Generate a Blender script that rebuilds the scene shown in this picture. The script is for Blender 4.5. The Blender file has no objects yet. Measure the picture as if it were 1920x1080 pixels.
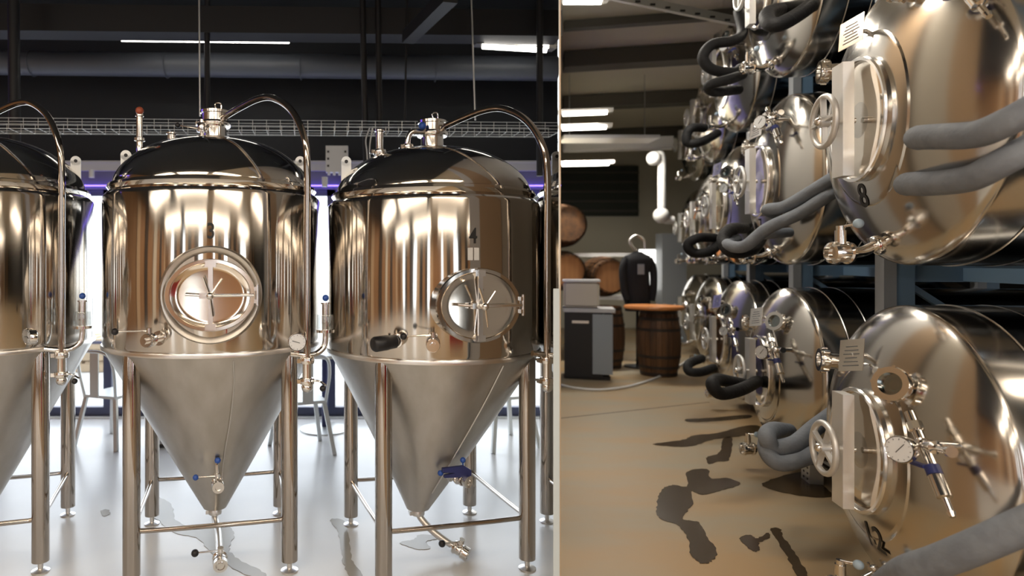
import bpy, bmesh, math, random
from mathutils import Vector, Matrix
random.seed(7)
S = bpy.context.scene
C = S.collection
PI = math.pi
R_ = math.radians

# ---------------------------------------------------------------- camera
FPX, CX, CY, EYE = 1200.0, 700.0, 495.0, 1.6
cam_d = bpy.data.cameras.new('camera')
cam = bpy.data.objects.new('camera', cam_d); C.objects.link(cam)
cam.location = (0, 0, EYE); cam.rotation_euler = (PI / 2, 0, 0)
cam_d.sensor_fit = 'HORIZONTAL'; cam_d.sensor_width = 36
cam_d.lens = FPX / 1920 * 36
cam_d.shift_x = (960 - CX) / 1920
cam_d.shift_y = -(540 - CY) / 1920
cam_d.clip_start = 0.05
cam_d.dof.use_dof = True; cam_d.dof.focus_distance = 3.3; cam_d.dof.aperture_fstop = 1.35
S.camera = cam

# ---------------------------------------------------------------- world, exposure, big lights
S.view_settings.view_transform = 'Standard'; S.view_settings.look = 'None'
S.view_settings.gamma = 1; S.view_settings.use_curve_mapping = False
S.view_settings.exposure = 0.0
S.cycles.max_bounces = 8; S.cycles.glossy_bounces = 6; S.cycles.diffuse_bounces = 3
S.cycles.transparent_max_bounces = 8; S.cycles.transmission_bounces = 4
S.cycles.caustics_reflective = False; S.cycles.caustics_refractive = False
S.cycles.sample_clamp_indirect = 6; S.cycles.use_denoising = True
S.cycles.blur_glossy = 0.5
W = bpy.data.worlds.new('world'); S.world = W; W.use_nodes = True
wb = W.node_tree.nodes['Background']; wb.inputs[0].default_value = (0.90, 0.95, 1.0, 1); wb.inputs[1].default_value = 4.0

def portal(loc, rot, sx, sy):
    l = bpy.data.lights.new('daylight_portal', 'AREA'); l.shape = 'RECTANGLE'; l.size = sx; l.size_y = sy
    l.cycles.is_portal = True
    o = bpy.data.objects.new('daylight_portal', l); C.objects.link(o); o.location = loc; o.rotation_euler = rot
# window wall behind the left tanks (daylight comes in towards -Y), and the windows behind the camera
portal((-2.1, 6.75, 1.2), (R_(-90), 0, 0), 8.4, 2.35)
BACKWIN = [(-5.9, -5.4), (-3.8, -3.35), (-1.25, -0.8), (0.9, 1.15), (3.0, 3.8), (6.4, 8.2)]
for (a0, a1) in BACKWIN:
    portal(((a0 + a1) / 2, -5.6, 1.9), (R_(90), 0, 0), a1 - a0, 3.0)

K_AISLE = lambda y: (1050 - CX) / FPX * y + .75
FILL_PANELS = [(-4.6, -3.4, 75), (-1.6, -3.4, 70), (1.6, -3.4, 65), (5.2, -3.0, 65), (-4.6, -.4, 60), (-1.7, -.6, 55), (1.2, -.4, 55), (4.6, .4, 50),
          (K_AISLE(3.9), 3.9, 34), (K_AISLE(5.9), 5.9, 45), (K_AISLE(10.2), 10.2, 90)]
for (x, y, p) in FILL_PANELS:  # flat fill lamps added to brighten the rooms and the steel
    l = bpy.data.lights.new('added_fill_panel', 'AREA'); l.shape = 'RECTANGLE'; l.size, l.size_y = (2.4, .8) if y < 2 else (1.4, .34); l.energy = p
    l.color = (1.0, .84, .66) if y < 2 else (1.0, .93, .82)
    o = bpy.data.objects.new('added_fill_panel', l); C.objects.link(o); o.location = (x, y, 4.12 if y < 8 else 3.55)

# ---------------------------------------------------------------- materials
def mat(name, col, rough=0.5, metal=0.0, nz=None, bump=None, emit=None, spec=None, coat=0, ani=0):
    """nz=(scale xyz, amount, colour2) colour noise; bump=(scale xyz, strength)"""
    m = bpy.data.materials.new(name); m.use_nodes = True
    nt = m.node_tree; b = nt.nodes['Principled BSDF']
    c = (*col, 1) if len(col) == 3 else col
    b.inputs['Base Color'].default_value = c
    b.inputs['Roughness'].default_value = rough; b.inputs['Metallic'].default_value = metal
    if spec is not None: b.inputs['Specular IOR Level'].default_value = spec
    if coat: b.inputs['Coat Weight'].default_value = coat; b.inputs['Coat Roughness'].default_value = 0.05
    if ani: b.inputs['Anisotropic'].default_value = ani
    if emit:
        b.inputs['Emission Color'].default_value = (*emit[0], 1); b.inputs['Emission Strength'].default_value = emit[1]
    def noise(sc, detail=4):
        tc = nt.nodes.new('ShaderNodeTexCoord'); mp = nt.nodes.new('ShaderNodeMapping')
        n = nt.nodes.new('ShaderNodeTexNoise'); n.inputs['Scale'].default_value = 1; n.inputs['Detail'].default_value = detail
        mp.inputs['Scale'].default_value = sc
        nt.links.new(tc.outputs['Object'], mp.inputs[0]); nt.links.new(mp.outputs[0], n.inputs['Vector'])
        return n
    if nz:
        n = noise(nz[0]); r = nt.nodes.new('ShaderNodeMapRange'); r.inputs[1].default_value = 0.35; r.inputs[2].default_value = 0.65
        nt.links.new(n.outputs[0], r.inputs[0])
        mx = nt.nodes.new('ShaderNodeMix'); mx.data_type = 'RGBA'
        mx.inputs[6].default_value = c; mx.inputs[7].default_value = (*nz[1], 1)
        nt.links.new(r.outputs[0], mx.inputs[0]); nt.links.new(mx.outputs[2], b.inputs['Base Color'])
        if len(nz) > 2:
            r2 = nt.nodes.new('ShaderNodeMapRange'); r2.inputs[3].default_value = rough; r2.inputs[4].default_value = nz[2]
            nt.links.new(n.outputs[0], r2.inputs[0]); nt.links.new(r2.outputs[0], b.inputs['Roughness'])
    if bump:
        n = noise(bump[0], bump[2] if len(bump) > 2 else 3); bp = nt.nodes.new('ShaderNodeBump')
        bp.inputs['Strength'].default_value = bump[1]; bp.inputs['Distance'].default_value = 0.02
        nt.links.new(n.outputs[0], bp.inputs['Height']); nt.links.new(bp.outputs[0], b.inputs['Normal'])
    return m

M = {}
M['mirror'] = mat('polished_steel', (0.585, 0.55, 0.505), 0.07, 1.0, bump=((5, 5, 0.35), 0.22, 1))
M['dome'] = mat('dome_steel', (0.66, 0.62, 0.57), 0.09, 1.0)
M['cone'] = mat('brushed_cone_steel', (0.62, 0.59, 0.55), 0.33, 1.0, nz=((9, 9, 1.0), (0.53, 0.50, 0.45)))
M['leg'] = mat('leg_steel', (0.47, 0.43, 0.39), 0.08, 1.0)
M['chrome'] = mat('fitting_steel', (0.80, 0.78, 0.75), 0.12, 1.0)
M['satin'] = mat('satin_steel', (0.78, 0.76, 0.73), 0.30, 1.0)
M['head'] = mat('tank_head_steel', (0.66, 0.63, 0.585), 0.17, 1.0, nz=((2, 2, 2), (0.58, 0.56, 0.525)), bump=((1.5, 4, 0.8), 0.22, 1))
M['shell'] = mat('mirrored_dark_steel', (0.17, 0.18, 0.19), 0.16, 1.0, bump=((3, 3, 3), 0.04))  # polished steel; the dark surroundings it mirrors are put into its colour
M['cover'] = mat('door_cover_steel', (0.80, 0.74, 0.66), 0.10, 1.0)
M['wheel'] = mat('cast_aluminium', (0.72, 0.72, 0.71), 0.42, 0.6)
M['bridge'] = mat('bridge_bar_steel', (0.93, 0.93, 0.92), 0.38, 0.8)
M['bar'] = mat('bar_steel', (0.88, 0.875, 0.87), 0.20, 1.0)
M['zinc'] = mat('galvanised_steel', (0.62, 0.63, 0.62), 0.38, 0.9)
M['white'] = mat('white_plastic', (0.75, 0.75, 0.74), 0.4)
M['blueknob'] = mat('blue_knob', (0.03, 0.10, 0.42), 0.3)
M['paleblue'] = mat('pale_blue_knob', (0.42, 0.55, 0.68), 0.35)
M['navy'] = mat('navy_plastic', (0.03, 0.04, 0.16), 0.35)
M['black'] = mat('black_plastic', (0.012, 0.012, 0.014), 0.4)
M['red'] = mat('red_brass', (0.42, 0.10, 0.05), 0.4)
M['decal'] = mat('number_decal', (0.015, 0.015, 0.015), 0.5)
M['decalgrey'] = mat('number_decal_grey', (0.10, 0.11, 0.12), 0.5)
M['sticker'] = mat('paper_sticker', (0.72, 0.72, 0.70), 0.6)
M['dial'] = mat('dial_face', (0.80, 0.82, 0.84), 0.4)
M['hosegrey'] = mat('grey_foam', (0.17, 0.19, 0.225), 0.75, nz=((14, 14, 14), (0.21, 0.235, 0.27)), bump=((30, 30, 30), 0.25))
M['hoseblack'] = mat('black_foam', (0.011, 0.011, 0.012), 0.7, spec=.3, bump=((30, 30, 30), 0.25))
M['charcoal'] = mat('charcoal_paint', (0.012, 0.0145, 0.018), 0.7, nz=((0.8, 0.8, 0.8), (0.015, 0.018, 0.022)))
M['greyceil'] = mat('grey_ceiling', (0.030, 0.034, 0.038), 0.8)
M['blackpaint'] = mat('black_paint', (0.008, 0.008, 0.009), 0.55)
M['duct'] = mat('grey_duct', (0.085, 0.095, 0.115), 0.45)
M['wire'] = mat('zinc_wire', (0.70, 0.70, 0.68), 0.35, 0.7)
M['bluegrey'] = mat('blue_grey_frame', (0.055, 0.065, 0.14), 0.4)
M['panel'] = mat('grey_violet_panel', (0.16, 0.16, 0.22), 0.6)
M['trim'] = mat('pale_trim', (0.55, 0.55, 0.56), 0.5)
M['floorL'] = mat('pale_concrete', (0.80, 0.80, 0.78), 0.20, nz=((1.3, 1.3, 1.3), (0.74, 0.74, 0.73), 0.30), spec=0.6)
M['floorR'] = mat('brown_concrete', (0.40, 0.265, 0.13), 0.45, nz=((0.9, 2.2, 1), (0.345, 0.29, 0.20), 0.55))
M['damp'] = mat('damp_concrete', (0.36, 0.335, 0.28), 0.2, spec=0.4)
M['wet'] = mat('wet_concrete', (0.050, 0.032, 0.015), 0.25, spec=0.2)
M['tan'] = mat('tan_plaster', (0.60, 0.42, 0.26), 0.7)
M['beige'] = mat('beige_plaster', (0.66, 0.60, 0.50), 0.7)
M['brownwood'] = mat('brown_timber', (0.30, 0.15, 0.065), 0.55, nz=((14, 14, 0.8), (0.40, 0.22, 0.10)))
M['darkwood'] = mat('dark_timber', (0.05, 0.032, 0.022), 0.6)
M['rack'] = mat('blue_rack_paint', (0.15, 0.25, 0.37), 0.4)
M['rackgrey'] = mat('grey_rack_paint', (0.30, 0.32, 0.34), 0.45)
M['ceilR'] = mat('olive_grey_ceiling', (0.74, 0.71, 0.60), 0.6)
M['ribR'] = mat('dark_rib', (0.09, 0.083, 0.068), 0.6)
M['cream'] = mat('cream_wall', (0.62, 0.58, 0.46), 0.7)
M['shutter'] = mat('dark_green_shutter', (0.035, 0.040, 0.030), 0.6)
M['oak'] = mat('barrel_oak', (0.16, 0.075, 0.03), 0.6, nz=((8, 8, 1.2), (0.07, 0.035, 0.018)))
M['oakhead'] = mat('barrel_head_oak', (0.42, 0.20, 0.075), 0.6, nz=((12, 1, 12), (0.30, 0.13, 0.05)))
M['hoop'] = mat('rusty_hoop', (0.05, 0.04, 0.035), 0.5, 0.4)
M['tabletop'] = mat('orange_table_wood', (0.62, 0.24, 0.07), 0.4)
M['greyside'] = mat('grey_enamel', (0.32, 0.36, 0.40), 0.45)
M['cloth'] = mat('black_cloth', (0.010, 0.011, 0.014), 0.9)
M['pallet'] = mat('pallet_wood', (0.52, 0.40, 0.27), 0.8)
M['ground'] = mat('pale_paving', (0.66, 0.66, 0.64), 0.8)
M['tube'] = mat('lit_tube', (1, 1, 1), 0.4, emit=((1.0, 0.95, 0.86), 9.0))
M['tubewarm'] = mat('lit_tube_warm', (1, 1, 1), 0.4, emit=((1.0, 0.93, 0.80), 16.0))
M['violet'] = mat('violet_led', (0.3, 0.2, 1), 0.4, emit=((0.20, 0.12, 1.0), 4.0))
M['redreflect'] = mat('red_reflection', (0.50, 0.02, 0.025), 0.6)  # colour of the unseen block added for red reflections
M['darkred'] = mat('dark_red_paint', (0.22, 0.012, 0.016), 0.6)
def glass(name, tint, gl):
    m = bpy.data.materials.new(name); m.use_nodes = True; nt = m.node_tree
    nt.nodes.clear(); o = nt.nodes.new('ShaderNodeOutputMaterial'); t = nt.nodes.new('ShaderNodeBsdfTransparent')
    t.inputs[0].default_value = (*tint, 1); g = nt.nodes.new('ShaderNodeBsdfGlossy'); g.inputs['Roughness'].default_value = 0.02
    mx = nt.nodes.new('ShaderNodeMixShader'); mx.inputs[0].default_value = gl
    nt.links.new(t.outputs[0], mx.inputs[1]); nt.links.new(g.outputs[0], mx.inputs[2]); nt.links.new(mx.outputs[0], o.inputs[0])
    return m
M['pane'] = glass('window_glass', (0.97, 0.985, 1.0), 0.05)
M['jar'] = glass('sight_glass', (0.86, 0.88, 0.88), 0.16)
M['port'] = glass('port_glass', (0.35, 0.55, 0.60), 0.3)

# polished with a fine grain round the body: what it mirrors is drawn out upright
nt_ = M['mirror'].node_tree; b_ = nt_.nodes['Principled BSDF']
tg = nt_.nodes.new('ShaderNodeTangent'); tg.direction_type = 'RADIAL'; tg.axis = 'Z'
nt_.links.new(tg.outputs[0], b_.inputs['Tangent'])
b_.inputs['Roughness'].default_value = 0.10; b_.inputs['Anisotropic'].default_value = 0.93; b_.inputs['Anisotropic Rotation'].default_value = 0.25

nt_ = M['cone'].node_tree; b_ = nt_.nodes['Principled BSDF']
tg = nt_.nodes.new('ShaderNodeTangent'); tg.direction_type = 'RADIAL'; tg.axis = 'Z'
nt_.links.new(tg.outputs[0], b_.inputs['Tangent'])
b_.inputs['Anisotropic'].default_value = 0.7; b_.inputs['Anisotropic Rotation'].default_value = 0.25

# ---------------------------------------------------------------- geometry helpers
def basis(d):
    d = Vector(d).normalized(); u = Vector((0, 0, 1)) if abs(d.z) < 0.95 else Vector((0, 1, 0))
    x = d.cross(u).normalized(); y = x.cross(d).normalized()
    return x, y, d
def frame(o, zdir, xdir=None, sc=(1, 1, 1)):
    z = Vector(zdir).normalized()
    if xdir is None: x = basis(z)[0]
    else:
        x = Vector(xdir); x = (x - z * x.dot(z)).normalized()
    y = z.cross(x)
    m = Matrix((x, y, z)).transposed().to_4x4() @ Matrix.Diagonal((*sc, 1))
    m.translation = Vector(o); return m
def smooth_path(pts, n=8):
    P = [Vector(p) for p in pts]
    if len(P) < 3: return P
    out = []
    for i in range(len(P) - 1):
        p0 = P[i - 1] if i else P[0] * 2 - P[1]; p1, p2 = P[i], P[i + 1]
        p3 = P[i + 2] if i + 2 < len(P) else P[-1] * 2 - P[-2]
        for k in range(n):
            t = k / n
            out.append(0.5 * ((2 * p1) + (p2 - p0) * t + (2 * p0 - 5 * p1 + 4 * p2 - p3) * t * t + (3 * p1 - p0 - 3 * p2 + p3) * t ** 3))
    out.append(P[-1]); return out
class B:
    def __init__(s): s.bm = bmesh.new()
    def box(s, c, size, rot=0, mtx=None):
        m = (mtx if mtx is not None else Matrix.Translation(c) @ Matrix.Rotation(rot, 4, 'Z')) @ Matrix.Diagonal((*size, 1))
        bmesh.ops.create_cube(s.bm, size=1, matrix=m); return s
    def beam(s, p0, p1, w, h):
        p0, p1 = Vector(p0), Vector(p1); x, y, d = basis(p1 - p0)
        m = Matrix((x * w, y * h, d * (p1 - p0).length)).transposed().to_4x4(); m.translation = (p0 + p1) / 2
        bmesh.ops.create_cube(s.bm, size=1, matrix=m); return s
    def lathe(s, prof, seg=32, m=None, cap0=True, cap1=True, a0=0, a1=2 * PI):
        m = m or Matrix.Identity(4); rings = []
        full = abs(a1 - a0 - 2 * PI) < 1e-6
        for (r, z) in prof:
            if r < 1e-6: rings.append([s.bm.verts.new(m @ Vector((0, 0, z)))])
            else:
                k = seg if full else seg + 1
                rings.append([s.bm.verts.new(m @ Vector((r * math.cos(a0 + (a1 - a0) * i / seg), r * math.sin(a0 + (a1 - a0) * i / seg), z))) for i in range(k)])
        for A, Bq in zip(rings, rings[1:]):
            n = max(len(A), len(Bq)); rng = range(n) if full else range(n - 1)
            for i in rng:
                j = (i + 1) % n
                try:
                    if len(A) == 1 and len(Bq) == 1: continue
                    if len(A) == 1: s.bm.faces.new((A[0], Bq[j], Bq[i]))
                    elif len(Bq) == 1: s.bm.faces.new((A[i], A[j], Bq[0]))
                    else: s.bm.faces.new((A[i], A[j], Bq[j], Bq[i]))
                except ValueError: pass
        if full:
            if cap0 and len(rings[0]) > 1: s.bm.faces.new(rings[0][::-1])
            if cap1 and len(rings[-1]) > 1: s.bm.faces.new(rings[-1])
        return s
    def cyl(s, p0, p1, r0, r1=None, seg=20):
        p0, p1 = Vector(p0), Vector(p1); r1 = r0 if r1 is None else r1
        return s.lathe([(r0, 0), (r1, (p1 - p0).length)], seg, frame(p0, p1 - p0))
    def tube(s, pts, r, seg=12, n=8, smooth=True, caps=True):
        P = smooth_path(pts, n) if smooth else [Vector(p) for p in pts]
        rings = []; x = basis(P[1] - P[0])[0]
        for i, p in enumerate(P):
            d = (P[min(i + 1, len(P) - 1)] - P[max(i - 1, 0)]).normalized()
            x = (x - d * x.dot(d)).normalized(); y = d.cross(x)
            rr = r if not callable(r) else r(i / (len(P) - 1))
            rings.append([s.bm.verts.new(p + (x * math.cos(2 * PI * k / seg) + y * math.sin(2 * PI * k / seg)) * rr) for k in range(seg)])
        for A, Bq in zip(rings, rings[1:]):
            for i in range(seg):
                j = (i + 1) % seg; s.bm.faces.new((A[i], A[j], Bq[j], Bq[i]))
        if caps:
            s.bm.faces.new(rings[0][::-1]); s.bm.faces.new(rings[-1])
        return s
    def ball(s, c, r, u=14, v=10, sc=(1, 1, 1)):
        bmesh.ops.create_uvsphere(s.bm, u_segments=u, v_segments=v, radius=r, matrix=Matrix.Translation(c) @ Matrix.Diagonal((*sc, 1))); return s
    def torus(s, m, R, r, seg=40, sub=10, rx=1, ry=1):
        rings = []
        for i in range(seg):
            a = 2 * PI * i / seg; ca, sa = math.cos(a), math.sin(a); ring = []
            for k in range(sub):
                b = 2 * PI * k / sub
                # keep the tube round on an oval centre line
                n = Vector((ca / rx, sa / ry, 0)).normalized() if (rx, ry) != (1, 1) else Vector((ca, sa, 0))
                p = Vector((R * rx * ca, R * ry * sa, 0)) + n * (r * math.cos(b)) + Vector((0, 0, r * math.sin(b)))
                ring.append(s.bm.verts.new(m @ p))
            rings.append(ring)
        for i in range(seg):
            A, Bq = rings[i], rings[(i + 1) % seg]
            for k in range(sub):
                j = (k + 1) % sub; s.bm.faces.new((A[k], Bq[k], Bq[j], A[j]))
        return s
    def poly(s, pts, h=0.0, z=None):
        """prism from an outline"""
        V = [s.bm.verts.new(p) for p in pts]; f = s.bm.faces.new(V)
        if h:
            r = bmesh.ops.extrude_face_region(s.bm, geom=[f]); vs = [e for e in r['geom'] if isinstance(e, bmesh.types.BMVert)]
            bmesh.ops.translate(s.bm, verts=vs, vec=(0, 0, h) if not isinstance(h, Vector) else h)
        return s
    def cut(s, co, no):
        """keep the side against the normal"""
        g = list(s.bm.verts) + list(s.bm.edges) + list(s.bm.faces)
        r = bmesh.ops.bisect_plane(s.bm, geom=g, plane_co=co, plane_no=no, clear_outer=True); return s
    def obj(s, name, m, parent=None, smooth=True, ang=38):
        bmesh.ops.recalc_face_normals(s.bm, faces=s.bm.faces)
        me = bpy.data.meshes.new(name); s.bm.to_mesh(me); s.bm.free()
        if smooth:
            me.polygons.foreach_set('use_smooth', [True] * len(me.polygons)); me.set_sharp_from_angle(angle=R_(ang))
        me.materials.append(M[m] if isinstance(m, str) else m)
        o = bpy.data.objects.new(name, me); C.objects.link(o)
        if parent is not None: o.parent = parent
        return o
def tag(o, label=None, cat=None, group=None, kind=None):
    if label: o['label'] = label
    if cat: o['category'] = cat
    if group: o['group'] = group
    if kind: o['kind'] = kind
    return o
def thing(name, loc, rz, label, cat, group=None):
    o = bpy.data.objects.new(name, None); C.objects.link(o); o.location = loc; o.rotation_euler = (0, 0, rz)
    o.empty_display_size = 0.2
    return tag(o, label, cat, group)
def structure(o): o['kind'] = 'structure'; return o
def at(px, py, d):
    """the place in the room that lies at distance d in front of the eye"""
    return Vector(((px - CX) / FPX * d, d, EYE - (py - CY) / FPX * d))
def onfloor(px, py, z=0.0):
    d = (EYE - z) * FPX / (py - CY); return Vector(((px - CX) / FPX * d, d, z))
def text_bm(txt, size):
    cu = bpy.data.curves.new('t', 'FONT'); cu.body = txt; cu.size = size; cu.align_x = 'CENTER'; cu.align_y = 'CENTER'; cu.offset = size * 0.012
    o = bpy.data.objects.new('t', cu); C.objects.link(o)
    dg = bpy.context.evaluated_depsgraph_get(); dg.update()
    me = bpy.data.meshes.new_from_object(o.evaluated_get(dg)); bpy.data.objects.remove(o)
    b = B(); b.bm.from_mesh(me); bmesh.ops.scale(b.bm, verts=b.bm.verts, vec=(.80, 1, 1)); bmesh.ops.triangulate(b.bm, faces=b.bm.faces)
    for _ in range(3):
        bmesh.ops.subdivide_edges(b.bm, edges=[e for e in b.bm.edges if e.calc_length() > size * .12], cuts=1); bmesh.ops.triangulate(b.bm, faces=b.bm.faces)
    return b
# ================================================================ THE SETTING
K = (1050 - CX) / FPX                 # the partition runs straight away from the eye, x = K*y
Y0, YW, YF, YB = 2.6, 6.70, 16.0, -5.6
ZL, ZR = 4.25, 4.62
XL, XR = -6.8, 12.0
def slab(name, pts, z0, h, m):
    return structure(B().poly([(x, y, z0) for x, y in pts], h).obj(name, m, smooth=False))
slab('floor', [(XL, YB), (K * YB + 0.0, YB), (K * Y0, Y0), (K * YW, YW), (K * YW, YW + .02), (XL, YW + .02)], -0.1, 0.1, 'floorL')
slab('floor', [(K * YB, YB), (XR, YB), (XR, YF), (K * YF, YF), (K * Y0, Y0)], -0.1, 0.1, 'floorR')
slab('ceiling', [(XL, YB), (K * YB, YB), (K * YW, YW), (XL, YW)], ZL, 0.1, 'greyceil')
slab('ceiling', [(K * YB, YB), (XR, YB), (XR, YF), (K * YF, YF)], ZR, 0.1, 'ceilR')
# partition between the two rooms: thin panel, its near end towards the eye
nrm = Vector((1, -K, 0)).normalized()
t = 0.002
def part_pts(y0, y1, off0, off1):
    a = Vector((K * y0, y0, 0)); b = Vector((K * y1, y1, 0))
    return [(a + nrm * off0).xy[:], (b + nrm * off0).xy[:], (b + nrm * off1).xy[:], (a + nrm * off1).xy[:]]
slab('wall_partition', part_pts(Y0, YF, -t, 0.0), 0, ZL, 'beige')
REFLECT_BAYS = [(Y0, 3.1, 'tan'), (3.1, 3.75, 'beige'), (3.75, 3.9, 'darkwood'), (3.9, 4.7, 'tan'), (4.7, 6.2, 'whitebay'), (6.2, 6.8, 'darkwood'), (6.8, 8.3, 'greybay'), (8.3, 9.6, 'bluebay'), (9.6, YF, 'cream')]  # bay colours made up for the lying tanks to mirror
M['greybay'] = mat('grey_reflector', (.22, .23, .24), .6); M['whitebay'] = mat('white_reflector', (.85, .84, .82), .6); M['bluebay'] = mat('violet_reflector', (.30, .30, .75), .6)  # white bay brightens the bridge bars; violet bay stands in for violet light
for (y0_, y1_, m_) in REFLECT_BAYS: slab('wall_partition', part_pts(y0_, y1_, 0.0, 0.003), 0, ZR, m_)
slab('wall_partition', part_pts(YB, Y0, -.02, 0.02), ZL, ZR - ZL, 'charcoal')
for (y0_, y1_, m_) in [(Y0, 2.78, 'whitebay'), (2.78, 3.04, 'tan')]: slab('wall_partition', part_pts(y0_, y1_, -t - .003, -t), 0, ZL, m_)  # strips added so the upright tank mirrors pale and tan streaks
# pale end post on the lower half of the partition
slab('trim_1', part_pts(Y0 - .02, Y0, -0.026, -0.002), 0, 1.5, mat('pale_blue_post', (0.60, 0.68, 0.72), 0.5))
# right wall, far wall, left wall
structure(B().box((XR + .05, (YB + YF) / 2, 2.3), (.1, YF - YB, 4.7)).obj('wall_right', 'charcoal', smooth=False))
structure(B().box((XL - .05, (YB + YW) / 2, 2.15), (.1, YW - YB, 4.3)).obj('wall_left', 'brownwood', smooth=False))
structure(B().box(((K * YF + XR) / 2, YF + .05, 2.3), (XR - K * YF, .1, 4.7)).obj('wall_far', 'cream', smooth=False))
structure(B().box((5.0, YF - .04, 3.42), (3.2, .08, 1.25)).obj('wall_far_band', 'shutter', smooth=False))
for i in range(5):
    structure(B().box((5.0, YF - .09, 2.92 + i * .24), (3.2, .03, .05)).obj('trim_%d' % (20 + i), 'ribR', smooth=False))

# window wall behind the left tanks
HEAD = 2.37
wins = [-6.49 + 1.17 * i for i in range(8)]
x_end = K * YW - .02
structure(B().box(((XL + x_end) / 2, YW + .05, (HEAD + ZL) / 2), (x_end - XL, .1, ZL - HEAD)).obj('wall_back', 'charcoal', smooth=False))
structure(B().box(((XL + x_end) / 2, YW - .02, HEAD + .10), (x_end - XL, .04, .19)).obj('trim_2', 'panel', smooth=False))
rail = structure(B().box(((XL + x_end) / 2, YW - .04, 2.615), (x_end - XL, .08, .10)).box(((XL + x_end) / 2, YW - .09, 2.655), (x_end - XL, .03, .02)).obj('trim_3', 'trim', smooth=False))
n = 0
xs = [XL] + [-2.79 + 1.165 * i for i in range(-3, 5)]
xs = [x for x in xs if x < x_end - .1]
edges = xs + [x_end]
for i in range(len(edges) - 1):
    a, b = edges[i], edges[i + 1]; n += 1
    w = thing('window_%d' % n, ((a + b) / 2, YW, 0), 0, None, None); structure(w); w.pop('label', None)
    wd = b - a
    f = B(); f.box((-wd / 2 + .02, 0, HEAD / 2), (.085, .07, HEAD)).box((0, 0, .055), (wd, .08, .11)).box((0, 0, HEAD - .03), (wd, .07, .06))
    f.obj('window_frame', 'bluegrey', w, smooth=False)
    B().box((0, -.05, .012), (wd, .08, .024)).obj('window_sill', 'zinc', w, smooth=False)
    B().box((.02, .01, HEAD / 2 + .05), (wd - .1, .012, HEAD - .16)).obj('window_pane', 'pane', w, smooth=False)
# outdoors beyond the windows
slab('ground', [(-16, YW + .02), (K * (YW + .02) - .02, YW + .02), (K * 30, 30), (-16, 30)], -0.12, 0.1, 'ground')
# walls behind the eye: timber and plaster bays between tall windows
cols = []; x = XL
mats = ['brownwood', 'tan', 'darkwood', 'brownwood', 'darkwood', 'tan', 'blackpaint', 'brownwood', 'darkwood', 'tan', 'brownwood']
prev = XL; k = 0
for (a0, a1) in BACKWIN + [(XR, XR)]:
    span = a0 - prev; m_ = max(2, int(span / .5))
    for j in range(m_):
        c0 = prev + span * j / m_; c1 = prev + span * (j + 1) / m_
        structure(B().box(((c0 + c1) / 2, YB - .05 + .03 * (j % 2), 2.3), (c1 - c0, .1, 4.7)).obj('wall_entrance', mats[k % len(mats)], smooth=False)); k += 1
    if a1 > a0:
        structure(B().box(((a0 + a1) / 2, YB - .05, .2), (a1 - a0, .1, .3)).obj('wall_entrance', 'darkwood', smooth=False))
        structure(B().box(((a0 + a1) / 2, YB - .05, 4.35), (a1 - a0, .1, .5)).obj('wall_entrance', 'charcoal', smooth=False))
    prev = a1
slab('ground', [(-10, YB), (14, YB), (14, -20), (-10, -20)], -0.12, 0.1, 'ground')
# upright strips along the left wall, added for the polished steel to mirror
for i, y in enumerate((-4.6, -3.2, -1.9, -.6, .7)):
    structure(B().box((XL + .06, y, 2.0), (.08, .5, 4.0)).obj('trim_%d' % (30 + i), ['tan', 'darkwood', 'beige', 'darkwood', 'tan'][i], smooth=False))

# ---- overhead in the left room
def overhead_box(name, p0, p1, w, h, m): return structure(B().beam(p0, p1, w, h).obj(name, m, smooth=False))
overhead_box('trim_4', at(-60, 40, 5.3), at(1046, 52, 5.5), .22, .22, 'blackpaint')
overhead_box('trim_5', at(765, 70, 5.2), at(845, -10, 4.2), .10, .10, 'blackpaint')
d_ = thing('ventilation_duct', (-1.0, 6.2, 3.55), 0, 'long grey round duct running under the charcoal ceiling', 'duct')
B().cyl((-5.5, 0, .03), (K * 6.2 + .97, 0, -.06), .115, seg=28).obj('duct_pipe', 'duct', d_)
for i in range(6): B().torus(frame((-4.9 + i * 1.3, 0, .027 - i * .018), (1, 0, -.014)), .117, .006, 28, 6).obj('duct_seam', 'duct', d_)
def lamp(name, p0, p1, label, group, mt, cuts=()):
    p0, p1 = Vector(p0), Vector(p1); L = (p1 - p0).length; a = math.atan2((p1 - p0).y, (p1 - p0).x)
    t_ = thing(name, p0, a, label, 'light', group)
    B().box((L / 2, 0, .045), (L + .16, .12, .03)).box((-.04, 0, .02), (.07, .10, .03)).box((L + .04, 0, .02), (.07, .10, .03)).obj('housing', 'satin', t_, smooth=False)
    B().cyl((0, 0, 0), (L, 0, 0), .022, seg=12).obj('tube', mt, t_)
    return t_
lamp('ceiling_light', at(228, 73, 5.6), at(542, 75, 5.65), 'lit batten light high between the first and second upright tanks', None, 'tube')
lamp('ceiling_light', at(905, 87, 5.6), at(1024, 91, 5.7), 'lit batten light high above the tank numbered 4, cut by the wall edge', None, 'tube')
FILL_LABEL = ['added fill panel at the back left of the hall behind the camera', 'added fill panel at the back, second from the left, behind the camera', 'added fill panel at the back, third from the left, behind the camera', 'added fill panel at the back right of the hall behind the camera',
    'added fill panel nearer the left wall, behind the camera', 'added fill panel over the left of the camera', 'added fill panel over the right of the camera', 'added fill panel far right beside the camera',
    'added fill panel over the aisle in front of the tank numbered 8', 'added fill panel over the aisle in front of the second lying tank', 'long pale added fill panel hanging low over the wooden barrels']
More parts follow.
